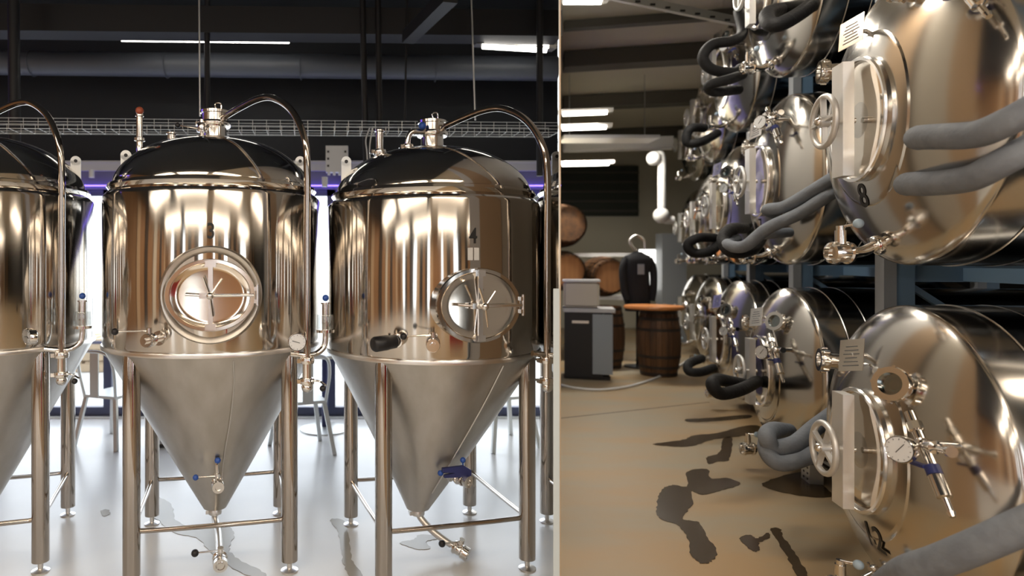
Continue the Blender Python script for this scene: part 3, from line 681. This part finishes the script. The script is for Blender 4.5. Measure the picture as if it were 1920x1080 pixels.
for i, (px, z0) in enumerate(((150, 0), (150, .17), (158, .34))):
    T = thing('timber_pallet', (-4.6 + .05 * i, 10.0, z0 - .02), 0, ['lowest', 'middle', 'topmost'][i] + ' of the wooden pallets stacked outside the left window', 'pallet', 'pallets outside')
    for j in range(7): B().box((-.54 + j * .18, 0, .145), (.12, .9, .02)).obj('slat', 'pallet', T, smooth=False)
    for j in range(3): B().box((0, -.4 + .4 * j, .07), (1.2, .09, .12)).obj('runner', 'pallet', T, smooth=False)
fr = thing('outdoor_railing', (-4.5, 8.8, 0), 0, 'low dark railing outside the left window', 'railing')
B().box((0, 0, .52), (3.0, .03, .04)).obj('rail', 'bluegrey', fr, smooth=False)
for x in (-1.4, 0, 1.4): B().box((x, 0, .25), (.04, .04, .52)).obj('post', 'bluegrey', fr, smooth=False)
# ================================================================ LYING TANKS IN THE RACK
RB = .655; RZ = -R_(12)
AX = Vector((math.cos(RZ), math.sin(RZ), 0)); LY = Vector((-math.sin(RZ), math.cos(RZ), 0))
BASE = Vector((2.39, 2.852, 0)); STEP = Vector((.3647 * 2.29, .9311 * 2.29, 0))
ROWZ = [.76, 2.25, 3.73]
HD = .20
def head_x(r): 
    r = min(r / RB, 1.0); return -HD * (1 - r ** 2.3) ** .72
HEADPROF = [(RB * math.sin(i / 22 * PI / 2), 0) for i in range(23)]
def flange(T, y, z, r, dirv=None, name='sight_port', depth=.07, glassy=True):
    rr = math.hypot(y, z); x = head_x(rr)
    e = .01; sl = (head_x(rr + e) - head_x(max(rr - e, 0))) / (2 * e)
    nn = Vector((-1, sl * y / max(rr, .01), sl * z / max(rr, .01))).normalized() if dirv is None else Vector(dirv).normalized()
    o = Vector((x, y, z))
    f = B().lathe([(r * .72, -.04), (r * .72, depth * .45), (r, depth * .5), (r * 1.05, depth * .75), (r, depth), (r * .66, depth), (r * .60, depth * .6)], 36, frame(o, nn), cap0=False, cap1=False)
    x_, y_, _ = basis(nn)
    for k in range(8):
        a = 2 * PI * k / 8; q = o + nn * depth * .72 + (x_ * math.cos(a) + y_ * math.sin(a)) * r * 1.05; f.cyl(q - nn * depth * .14, q + nn * depth * .14, .007, seg=8)
    F = f.obj(name, 'chrome', T)
    B().lathe([(r * .62, 0), (r * .62, .006)], 32, frame(o + nn * depth * .62, nn)).obj('glass', 'port' if glassy else 'satin', F)
    if glassy: B().lathe([(r * .3, 0), (r * .3, .02)], 24, frame(o + nn * (depth * .2), nn)).obj('core', 'black', F)
    return o, nn
def knob_valve(T, o, sc=1.0, knob='paleblue'):
    """round-bodied drain valve on a bent pipe at the foot of the head"""
    root = Vector((head_x(.56), 0.02, -.555)); o = Vector(o)
    pb = B().tube([root + Vector((.03, .0, .02)), root + Vector((-.05, -.01, -.015)), root + Vector((-.11, -.03, -.04)), o + Vector((.03, .01, 0))], .024, 14)
    clamp_joint(pb, root + Vector((-.035, -.006, -.01)), (-1, 0, -.4), .042); pb.obj('drain_pipe', 'chrome', T)
    V = B().lathe([(.028, -.05), (.046, -.045), (.05, -.03), (.042, -.024), (.045, 0), (.042, .024), (.05, .03), (.046, .045), (.036, .05), (.032, .03)], 28, frame(o, (-1, -.25, 0))).cyl(o, o + Vector((0, 0, .10)), .022).cyl(o + Vector((0, 0, .09)), o + Vector((0, 0, .12)), .017)
    v = V.obj('drain_valve', 'chrome', T)
    h = o + Vector((0, -.0, .115)); e = h + Vector((.045, -.055, .012))
    B().tube([h, e], .006, 8, smooth=False).obj('handle', 'chrome', v)
    B().ball(e, .021).obj('knob', knob, v)
def lying_tank(col, row, label, num=None, detail=True, port=(-.22, .33), gaugepos=(-.49, .16), L=2.3, plate=True, arm=False):
    p = BASE + STEP * col; p.z = ROWZ[row]
    T = thing('horizontal_tank', p, RZ, label, 'tank', 'horizontal tanks in the rack')
    X = frame((0, 0, 0), (1, 0, 0), (0, 1, 0))
    seg = 96 if detail else 56
    hp = [(r, head_x(r)) for r, _ in HEADPROF][::-1]
    B().lathe(hp[:-1] + [(0, -HD)], seg, X, cap0=False, cap1=False).obj('head', 'head', T)
    B().lathe([(RB, 0), (RB + .002, .01), (RB + .002, .15), (RB - .004, .155)], seg, X, cap0=False, cap1=False).obj('head_rim', 'head', T)
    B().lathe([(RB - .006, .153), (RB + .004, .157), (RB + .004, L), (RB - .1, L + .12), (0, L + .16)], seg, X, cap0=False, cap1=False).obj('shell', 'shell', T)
    sm = B().torus(frame((.158, 0, 0), (1, 0, 0)), RB + .003, .0035, seg, 6); sm.torus(frame((.30, 0, 0), (1, 0, 0)), RB + .003, .003, seg, 6); sm.obj('weld_seam', 'satin', T)
    # oval door, bridge bar, hand wheel
    ry, rz = .235, .268
    pad = B(); prev = None
    for (k, off) in ((1.0, .004), (1.07, .006), (1.14, .006), (1.22, .006), (1.30, .006), (1.36, .006), (1.40, -.004)):
        rw = []
        for i in range(56):
            a = 2 * PI * i / 56; y, z = ry * k * math.cos(a), (rz * k + .02 * (k > 1.1)) * math.sin(a)
            rw.append(pad.bm.verts.new((head_x(math.hypot(y, z)) - off, y, z)))
        if prev:
            for i in range(56): pad.bm.faces.new((prev[i], prev[(i + 1) % 56], rw[(i + 1) % 56], rw[i]))
        prev = rw
    pad.obj('door_pad', 'head', T)
    Fd = lambda x: frame((x, 0, 0), (-1, 0, 0), (0, -1, 0), (1, rz / ry, 1))
    dn = B().lathe([(ry + .006, .0), (ry + .008, .040), (ry + .012, .046), (ry + .008, .054), (ry - .004, .054), (ry - .008, .046), (ry - .008, .03)], 64, Fd(-.165), cap0=False, cap1=False); dn.obj('door_ring', 'bar', T)
    B().lathe([(ry - .006, .0), (ry - .02, .006), (ry - .08, .002), (0, -.004)], 64, Fd(-.20), cap0=False).obj('door', 'cover', T)
    xb = -.285; y_b = -.0
    ba = B().box((xb + .022, y_b, 0), (.045, .10, .51)).obj('bridge_bar', 'bridge', T, smooth=False)
    B().cyl((xb + .07, 0, 0), (xb - .05, 0, 0), .014).ball((xb - .075, 0, 0), .02).obj('spindle', 'chrome', T)
    xw = xb - .055; wh = B().torus(frame((xw, 0, -.0), (1, 0, 0)), .113, .0135, 48, 12).lathe([(.028, -.018), (.028, .018)], 20, frame((xw, 0, 0), (1, 0, 0)))
    for k in range(4):
        a = PI / 2 * k + .5 + col * .7 + row; wh.beam((xw, 0, 0), (xw, .108 * math.cos(a), .108 * math.sin(a)), .022, .013)
    wh.obj('handwheel', 'wheel', T)
    if detail:
        flange(T, port[0], port[1], .070, dirv=(-.78, -.52, .22))
        flange(T, .43, .34, .058, name='side_port', depth=.085, dirv=(-1, .15, .05), glassy=False)
        if plate:
            pm = frame((head_x(.40) - .05, .06, .42), (-1, -.45, .35), (0, -1, .32)); pb = B().box(None, (.115, .15, .003), mtx=pm)
            N = pb.obj('nameplate', 'bar', T, smooth=False)
            ln = B()
            for j in range(6): ln.box(None, (.075 - .01 * (j % 3), .004, .0012), mtx=pm @ Matrix.Translation((.0, -.05 + j * .018, .0022)))
            ln.obj('engraving', 'decalgrey', N, smooth=False)
            B().cyl((head_x(.40) + .01, .06, .42), (head_x(.40) - .05, .06, .42), .01).obj('plate_stem', 'satin', T)
        gy, gz = gaugepos; gx = head_x(math.hypot(gy, gz))
        c = Vector((gx - .11, gy, gz))
        g = B().cyl((gx + .01, gy, gz), c, .016).ball(c, .026)
        g.cyl(c, c + Vector((-.06, 0, -.015)), .014)
        dn_ = Vector((0, -.62, -.78)).normalized()
        g.cyl(c - dn_ * .13, c + dn_ * .09, .0175).lathe([(.02, 0), (.026, .004), (.026, .035), (.02, .04)], 8, frame(c - dn_ * .09, dn_))
        g.lathe([(.019, .12), (.024, .122), (.024, .20), (.012, .205), (.010, .25), (.014, .252), (.010, .27)], 20, frame(c, dn_))
        g.lathe([(.012, 0), (.02, .03), (.024, .05), (.024, .075), (.012, .08), (.012, .14), (.02, .15), (.02, .165)], 20, frame(c, (.0, -1, .10)))
        g.obj('valve_cross', 'chrome', T)
        tp = B().beam(c + dn_ * .09 - Vector((.02, 0, 0)), c + dn_ * .09 + Vector((-.025, .07, -.005)), .022, .012).cyl(c + dn_ * .085, c + dn_ * .12, .025); tp.obj('tap_lever', 'navy', T)
        g2 = gauge(T, c + Vector((-.085, -.02, -.02)), (-.80, -.55, 0.05), .050, 'pressure_gauge', ang=2.2)
    else:
        flange(T, port[0], port[1], .06)
        B().cyl((-.15, -.25, .1), (-.3, -.25, .1), .016).cyl((-.28, -.32, .16), (-.28, -.15, .0), .015).ball((-.28, -.25, .1), .03).obj('valve_cross', 'chrome', T)
    knob_valve(T, (-.30, -.06, -.60), knob='paleblue')
    if num:
        b = text_bm(num, .150 if num != '7' else .11)
        yy, zz = {'8': (.02, -.345), '12': (-.05, -.375), '7': (.04, -.335)}[num]
        for v in b.bm.verts:
            y = yy - v.co.x * 1.25; z = zz + v.co.y; v.co = Vector((head_x(math.hypot(y, z)) - .0085, y, z))
        b.obj('number', 'decal', T, smooth=False)
    return T
ordc = ['nearest', 'second', 'third', 'fourth', 'fifth']
lying_tank(0, 1, 'steel lying tank numbered 8, nearest of the middle row, with grey hoses', '8', port=(-.20, .50), gaugepos=(-.50, .42))
lying_tank(0, 0, 'steel lying tank numbered 12, nearest of the bottom row above the floor', '12')
lying_tank(1, 1, 'steel lying tank numbered 7, second from the front in the middle row', '7', port=(-.10, .44), gaugepos=(-.30, .42))
lying_tank(1, 0, 'steel lying tank second from the front in the bottom row', port=(-.22, .40), gaugepos=(-.40, .22))
lying_tank(1, 2, 'steel lying tank hanging into the top edge, nearest of the top row in view')
for c_ in (2, 3, 4):
    for r_, nm in enumerate(('bottom', 'middle', 'top')):
        lying_tank(c_, r_, 'steel lying tank %s from the front in the %s row' % (ordc[c_], nm), detail=(c_ == 2), L=2.0)

# ---------------------------------------------------------------- rack
RK = thing('storage_rack', (0, 0, 0), 0, 'blue painted steel rack carrying the lying tanks', 'rack')
P0 = Vector((3.30, 4.0, 0))
for k in range(-1, 4):
    q = P0 + STEP * k
    for dep in ((0,) if k < 0 else (0, 1.5)):
        w = q + AX * dep
        B().box(w + Vector((0, 0, 2.25)), (.10, .09, 4.5), RZ).obj('post', 'rack', RK, smooth=False)
        B().box(w + AX * (-.085) + Vector((0, 0, 2.25)), (.07, .10, 4.5), RZ).obj('post_cladding', 'rackgrey', RK, smooth=False)
    for z in (1.54, 3.02):
        B().beam(q + Vector((0, 0, z)), q + AX * 3.0 + Vector((0, 0, z)), .05, .10).obj('crossbeam', 'rack', RK, smooth=False)
    B().beam(q + Vector((0, 0, 1.46)) + AX * .05, q + AX * .75 + Vector((0, 0, .95)), .035, .035).obj('brace', 'rack', RK, smooth=False)
for z in (1.545, 3.03):
    for dep in (.35, 1.5):
        for k in range(-1, 4):
            B().beam(P0 + AX * dep + STEP * k + Vector((0, 0, z - .01)), P0 + AX * dep + STEP * (k + 1) + Vector((0, 0, z - .01)), .06, .08).obj('row_beam', 'rack', RK, smooth=False)
# low saddles that carry the bottom row
for k in range(0, 5):
    q = BASE + STEP * k + AX * .35
    sd = thing('tank_saddle', (q.x, q.y, 0), RZ, 'zinc saddle bracket under the %s bottom-row tank' % ordc[k], 'bracket', 'saddles under the bottom row')
    B().box((0, -.38, .10), (.10, .10, .2)).obj('foot', 'zinc', sd, smooth=False); B().box((0, .38, .10), (.10, .10, .2)).obj('foot', 'zinc', sd, smooth=False)
    B().box((0, 0, .06), (.09, .8, .06)).obj('bar', 'zinc', sd, smooth=False)
br = thing('channel_foot', onfloor(1523, 903), RZ, 'perforated zinc channel foot on the floor behind the tank numbered 12', 'bracket')
B().box((0, 0, .07), (.09, .14, .14)).obj('channel', 'zinc', br, smooth=False)
for i in range(2):
    for j in range(3): B().box((-.047, -.035 + i * .06, .03 + j * .04), (.004, .015, .012)).obj('slot', 'black', br, smooth=False)

# ---------------------------------------------------------------- hoses
def hose(pts, r, m, label, n=8, cat='hose', group=None):
    return tag(B().tube([at(*p) for p in pts], r, 18, n).obj('insulated_hose', m), label, cat, group)
hose([(1745, 262, 2.75), (1722, 258, 2.45), (1760, 256, 2.30), (1830, 252, 2.15), (1890, 228, 2.05), (1960, 190, 2.0)], .046, 'hosegrey', 'upper thick grey foam hose across the right of the tank numbered 8')
hose([(1722, 350, 2.85), (1702, 345, 2.55), (1750, 344, 2.38), (1820, 334, 2.2), (1880, 304, 2.1), (1960, 262, 2.05)], .046, 'hosegrey', 'lower thick grey foam hose across the right of the tank numbered 8')
hose([(1452, 400, 4.5), (1440, 393, 4.3), (1470, 388, 4.2), (1510, 366, 4.1), (1560, 335, 4.0), (1620, 300, 4.1)], .040, 'hosegrey', 'upper grey foam hose between the tanks numbered 7 and 8')
hose([(1380, 448, 4.7), (1362, 458, 4.45), (1395, 462, 4.3), (1440, 428, 4.2), (1500, 400, 4.1), (1560, 362, 4.0), (1620, 330, 4.1)], .040, 'hosegrey', 'middle grey foam hose between the tanks numbered 7 and 8')
hose([(1432, 440, 4.4), (1455, 438, 4.35), (1480, 436, 4.4)], .034, 'hosegrey', 'short grey hose end under the hoses of the tank numbered 7')
hose([(1395, 428, 4.9), (1370, 430, 4.6), (1356, 450, 4.5), (1372, 472, 4.4), (1410, 468, 4.5), (1430, 440, 4.7)], .042, 'hoseblack', 'dark looped foam hose left of the tank numbered 7')
hose([(1390, 128, 5.2), (1375, 136, 5.2), (1335, 130, 5.2), (1318, 108, 5.2), (1335, 84, 5.2), (1375, 76, 5.2), (1392, 60, 5.3), (1385, 20, 5.4)], .042, 'hoseblack', 'black foam hose curling left of the top row tank')
hose([(1392, 140, 5.2), (1370, 148, 5.1), (1330, 160, 5.1), (1340, 172, 5.2), (1385, 168, 5.4)], .040, 'hoseblack', 'black foam hose bending under the curled one at the top row')
hose([(1545, -10, 4.6), (1500, 25, 4.4), (1460, 46, 4.3), (1440, 40, 4.4), (1445, 22, 4.6), (1500, 14, 4.9)], .050, 'hoseblack', 'thick black foam hose at the top edge in front of the top tank')
hose([(1320, 240, 6.6), (1298, 240, 6.5), (1288, 252, 6.5), (1290, 268, 6.5), (1315, 266, 6.5), (1345, 250, 6.8)], .045, 'hoseblack', 'black foam hose bend beside the third top row tank')
hose([(1340, 446, 6.8), (1310, 446, 6.5), (1290, 458, 6.5), (1300, 474, 6.5), (1330, 472, 6.5), (1350, 455, 6.8)], .048, 'hoseblack', 'black foam hose coil beside the third middle row tank')
hose([(1400, 722, 5.0), (1370, 716, 4.8), (1345, 712, 4.7), (1336, 722, 4.6), (1352, 738, 4.6), (1390, 730, 4.7), (1420, 715, 5.0)], .046, 'hoseblack', 'dark foam hose bundle left of the second bottom row handwheel')
hose([(1338, 690, 6.6), (1312, 698, 6.4), (1292, 696, 6.4), (1292, 682, 6.5), (1315, 672, 6.7)], .045, 'hoseblack', 'black foam hose bend beside the third bottom row tank')
hose([(1478, 808, 3.9), (1450, 806, 3.7), (1438, 818, 3.6), (1450, 838, 3.6), (1490, 832, 3.6), (1530, 800, 3.7), (1570, 770, 3.9)], .046, 'hosegrey', 'upper grey foam hose loop left of the tank numbered 12')
hose([(1470, 806, 3.9), (1442, 820, 3.7), (1438, 846, 3.6), (1460, 868, 3.55), (1500, 862, 3.55), (1540, 842, 3.6), (1590, 815, 3.9)], .044, 'hosegrey', 'lower grey foam hose loop left of the tank numbered 12')
hose([(1660, 1100, 2.35), (1700, 1072, 2.2), (1760, 1052, 2.1), (1840, 1020, 2.0), (1960, 968, 1.9)], .050, 'hosegrey', 'thick grey foam hose at the bottom right corner in front of the tank numbered 12')
tag(B().tube([onfloor(1052, 722, .015), onfloor(1080, 728, .015), onfloor(1130, 731, .015), onfloor(1190, 722, .015), onfloor(1250, 700, .015), onfloor(1295, 672, .015)], .018, 10).obj('floor_hose', 'white'), 'thin pale hose lying in a curve on the brown floor', 'hose')

# ---------------------------------------------------------------- barrels, cooler, jacket
CKR = -math.atan(K)
def barrel(loc, mtx, h, r, label, top='oakhead'):
    T = thing('wooden_barrel', loc, 0, label, 'barrel', 'oak barrels at the back'); T.matrix_world = Matrix.Translation(loc) @ mtx
    Wi = (Matrix.Translation(loc) @ mtx).inverted(); pc = Wi @ (Vector((K * 9, 9, 0)) + nrm * .008); pn = Wi.to_3x3() @ (-nrm)
    n_ = 24
    for k in range(n_):
        a0, a1 = 2 * PI * k / n_ + .012, 2 * PI * (k + 1) / n_ - .012; b = B(); prev = None
        for j in range(9):
            f = j / 8; rr = r * (.80 + .20 * math.sin(PI * f)); z = h * f
            row = [b.bm.verts.new((q * math.cos(a), q * math.sin(a), z)) for q, a in ((rr, a0), (rr, a1), (rr - .025, a1), (rr - .025, a0))]
            if prev:
                for i in range(4): b.bm.faces.new((prev[i], prev[(i + 1) % 4], row[(i + 1) % 4], row[i]))
            prev = row
        b.cut(pc, pn)
        if b.bm.faces: b.obj('stave', 'oak', T, smooth=False)
    for f in (.04, .14, .30, .70, .86, .96):
        rr = r * (.80 + .20 * math.sin(PI * f)) + .004; B().lathe([(rr, h * f - .02), (rr + .002, h * f + .02)], 40, cap0=False, cap1=False).cut(pc, pn).obj('hoop', 'hoop', T)
    for z in (.035, h - .035): B().lathe([(r * .80, z - .01), (r * .80, z + .01)], 36).cut(pc, pn).obj('barrel_head', top, T)
    return T
barrel((onfloor(1228, 700).x, 9.25, 0), Matrix.Identity(4), .95, .30, 'upright dark oak barrel used as a table foot')
T = thing('round_tabletop', (onfloor(1222, 700).x - .02, 9.25, .953), 0, 'round orange wooden top lying on the upright barrel', 'tabletop'); B().lathe([(.40, 0), (.41, .02), (.40, .045), (0, .045)], 40).obj('top_board', 'tabletop', T)
RX = Matrix.Rotation(PI / 2, 4, 'X')
barrel(Vector((onfloor(1222, 700).x - .48, 9.95, 0)), Matrix.Identity(4), .95, .30, 'dark upright barrel in the shade between the cooler and the table barrel', 'oak')
barrel(at(1146, 519, 10.45) + Vector((0, .9, 0)), RX, .9, .34, 'lying oak barrel with an orange-brown head right of the white box'); barrel(at(1066, 508, 10.45) + Vector((0, .9, 0)), RX, .9, .34, 'lying oak barrel behind the white box')
barrel(at(1066, 421, 10.45) + Vector((0, .9, 0)), RX, .9, .37, 'dark lying oak barrel on the upper shelf beside the partition', 'oak')
sh = thing('barrel_rack', at(1110, 478, 11.0), CKR, 'white tube rack holding the lying barrels', 'rack')
for y, z in ((-.42, .0), (.5, .0), (-.42, -.72), (.5, -.72)): B().box((.15, y, z), (1.25, .05, .05)).obj('shelf_bar', 'white', sh, smooth=False)
for x in (-.40, .76): B().box((x, -.42, -.86), (.05, .05, 1.75)).obj('upright', 'white', sh, smooth=False)
ck = thing('bar_cooler', (K * 9.1 + .36, 9.05, 0), CKR, 'black fronted cooler cabinet with grey side beside the partition', 'cooler')
B().box((-.05, .0, .49), (.50, .5, .88)).obj('cabinet', 'black', ck, smooth=False)
B().box((.20, .0, .50), (.26, .52, .82)).obj('side_panel', 'greyside', ck, smooth=False)
B().box((.02, 0, .96), (.68, .54, .05)).obj('worktop', 'trim', ck, smooth=False)
B().box((-.09, -.255, .80), (.22, .02, .035)).obj('door_handle', 'satin', ck, smooth=False)
B().box((0, .02, .03), (.6, .45, .05)).obj('plinth', 'black', ck, smooth=False)
bx = thing('storage_box', (K * 9.1 + .29, 9.08, .986), CKR, 'cream storage box standing on the cooler cabinet', 'box')
bb = B().box((0, 0, .19), (.48, .4, .36)); bmesh.ops.bevel(bb.bm, geom=bb.bm.edges[:], offset=.03, segments=3, affect='EDGES'); bb.obj('box_body', mat('cream_plastic', (.62, .56, .47), .5), bx)
B().box((0, 0, .38), (.5, .42, .03)).obj('lid', 'white', bx, smooth=False)
jk = thing('hung_jacket', at(1195, 565, 9.95), 0, 'black jacket hung on a stand behind the round table', 'jacket')
jb = B(); prev = None
for (z, w, dp) in ((-.15, .19, .13), (.0, .19, .13), (.2, .185, .12), (.45, .19, .12), (.62, .215, .12), (.70, .19, .10), (.745, .09, .07), (.77, .06, .05)):
    row = [jb.bm.verts.new((w * math.cos(2 * PI * k / 20) * (1 + .06 * math.sin(5 * k + z * 9)), dp * math.sin(2 * PI * k / 20), z)) for k in range(20)]
    if prev:
        for i in range(20): jb.bm.faces.new((prev[i], prev[(i + 1) % 20], row[(i + 1) % 20], row[i]))
    prev = row
jb.bm.faces.new(prev); jb.obj('torso', 'cloth', jk)
for s_ in (-1, 1): B().tube([(s_ * .17, 0, .66), (s_ * .235, -.02, .5), (s_ * .23, -.05, .2), (s_ * .19, -.08, .02)], lambda f: .062 - .015 * f, 12).obj('sleeve', 'cloth', jk)
B().cyl((0, 0, -1.0), (0, 0, .82), .02).lathe([(.2, -1.02), (.2, -1.0), (.02, -.98)], 24).obj('stand', 'black', jk)
B().tube([(-.02, 0, .78), (-.12, 0, .93), (-.02, 0, 1.02), (.10, 0, .95), (.12, 0, .82)], .022, 10).obj('hook', 'satin', jk)
B().box((0, -.135, .5), (.10, .01, .16)).obj('chest_print', 'greyside', jk, smooth=False)

# ---------------------------------------------------------------- wet patches
def puddle(pts, m, label, z=.0015, cat='puddle'):
    P = [onfloor(x, y) for x, y in pts]; out = []
    n_ = len(P)
    for i in range(n_):
        p0, p1, p2, p3 = P[i - 1], P[i], P[(i + 1) % n_], P[(i + 2) % n_]
        for k in range(8):
            u_ = k / 8; q = 0.5 * ((2 * p1) + (p2 - p0) * u_ + (2 * p0 - 5 * p1 + 4 * p2 - p3) * u_ * u_ + (3 * p1 - p0 - 3 * p2 + p3) * u_ ** 3)
            q = q + Vector((random.uniform(-1, 1), random.uniform(-1, 1), 0)) * .006; out.append((q.x, q.y, z))
    b = B(); b.poly(out, .001); bmesh.ops.triangulate(b.bm, faces=b.bm.faces)
    return tag(b.obj('puddle', m, smooth=False), label, cat)
puddle([(1288, 885), (1325, 880), (1333, 897), (1365, 897), (1388, 908), (1360, 918), (1320, 928), (1296, 922), (1300, 945), (1280, 972), (1310, 980), (1325, 1005), (1344, 1035), (1335, 1052), (1315, 1057), (1296, 1040), (1290, 1010), (1270, 985), (1236, 972), (1232, 945), (1240, 920), (1262, 910), (1290, 912)], 'wet', 'large dark wet patch on the brown floor, forked at the top')
puddle([(1386, 1010), (1405, 1003), (1420, 1010), (1440, 1000), (1444, 1008), (1424, 1018), (1424, 1032), (1410, 1033)], 'wet', 'small dark wet blot right of the large patch')
puddle([(1444, 992), (1462, 992), (1472, 1012), (1500, 1050), (1514, 1085), (1496, 1085), (1478, 1050), (1456, 1012)], 'wet', 'narrow wet streak at the bottom of the brown floor')
puddle([(1224, 833), (1280, 825), (1300, 817), (1345, 812), (1390, 800), (1420, 798), (1424, 808), (1390, 818), (1340, 824), (1300, 836), (1270, 838)], 'wet', 'long wet streak running towards the second bottom row tank')
puddle([(1288, 786), (1330, 784), (1400, 778), (1405, 784), (1340, 790), (1292, 791)], 'wet', 'thin wet streak nearer the far tanks')
puddle([(1326, 858), (1350, 848), (1356, 824), (1372, 822), (1368, 860), (1345, 866), (1328, 870)], 'wet', 'short wet streak below the long one')
puddle([(1430, 912), (1450, 898), (1510, 885), (1530, 900), (1560, 930), (1500, 930)], 'wet', 'dark wet patch under the tank numbered 12')
structure(B().beam(onfloor(1052, 784, .001), onfloor(1330, 754, .001), .012, .002).obj('trim_61', 'darkwood', smooth=False))
puddle([(286, 930), (320, 945), (330, 975), (365, 990), (420, 985), (440, 1000), (430, 1030), (450, 1050), (500, 1078), (460, 1078), (400, 1040), (370, 1010), (330, 1000), (295, 975), (270, 950)], 'damp', 'long damp patch on the pale floor under the tank numbered 3')
puddle([(750, 1018), (775, 1012), (790, 1003), (830, 1008), (800, 1016), (806, 1028), (780, 1030)], 'damp', 'damp patch under the drain of the tank numbered 4')
puddle([(620, 975), (645, 978), (655, 1010), (660, 1050), (680, 1080), (655, 1080), (640, 1040), (634, 1000)], 'damp', 'damp streak on the pale floor left of the tank numbered 4')
puddle([(190, 958), (204, 956), (206, 964), (194, 968)], 'damp', 'tiny damp spot left of the tank numbered 3')
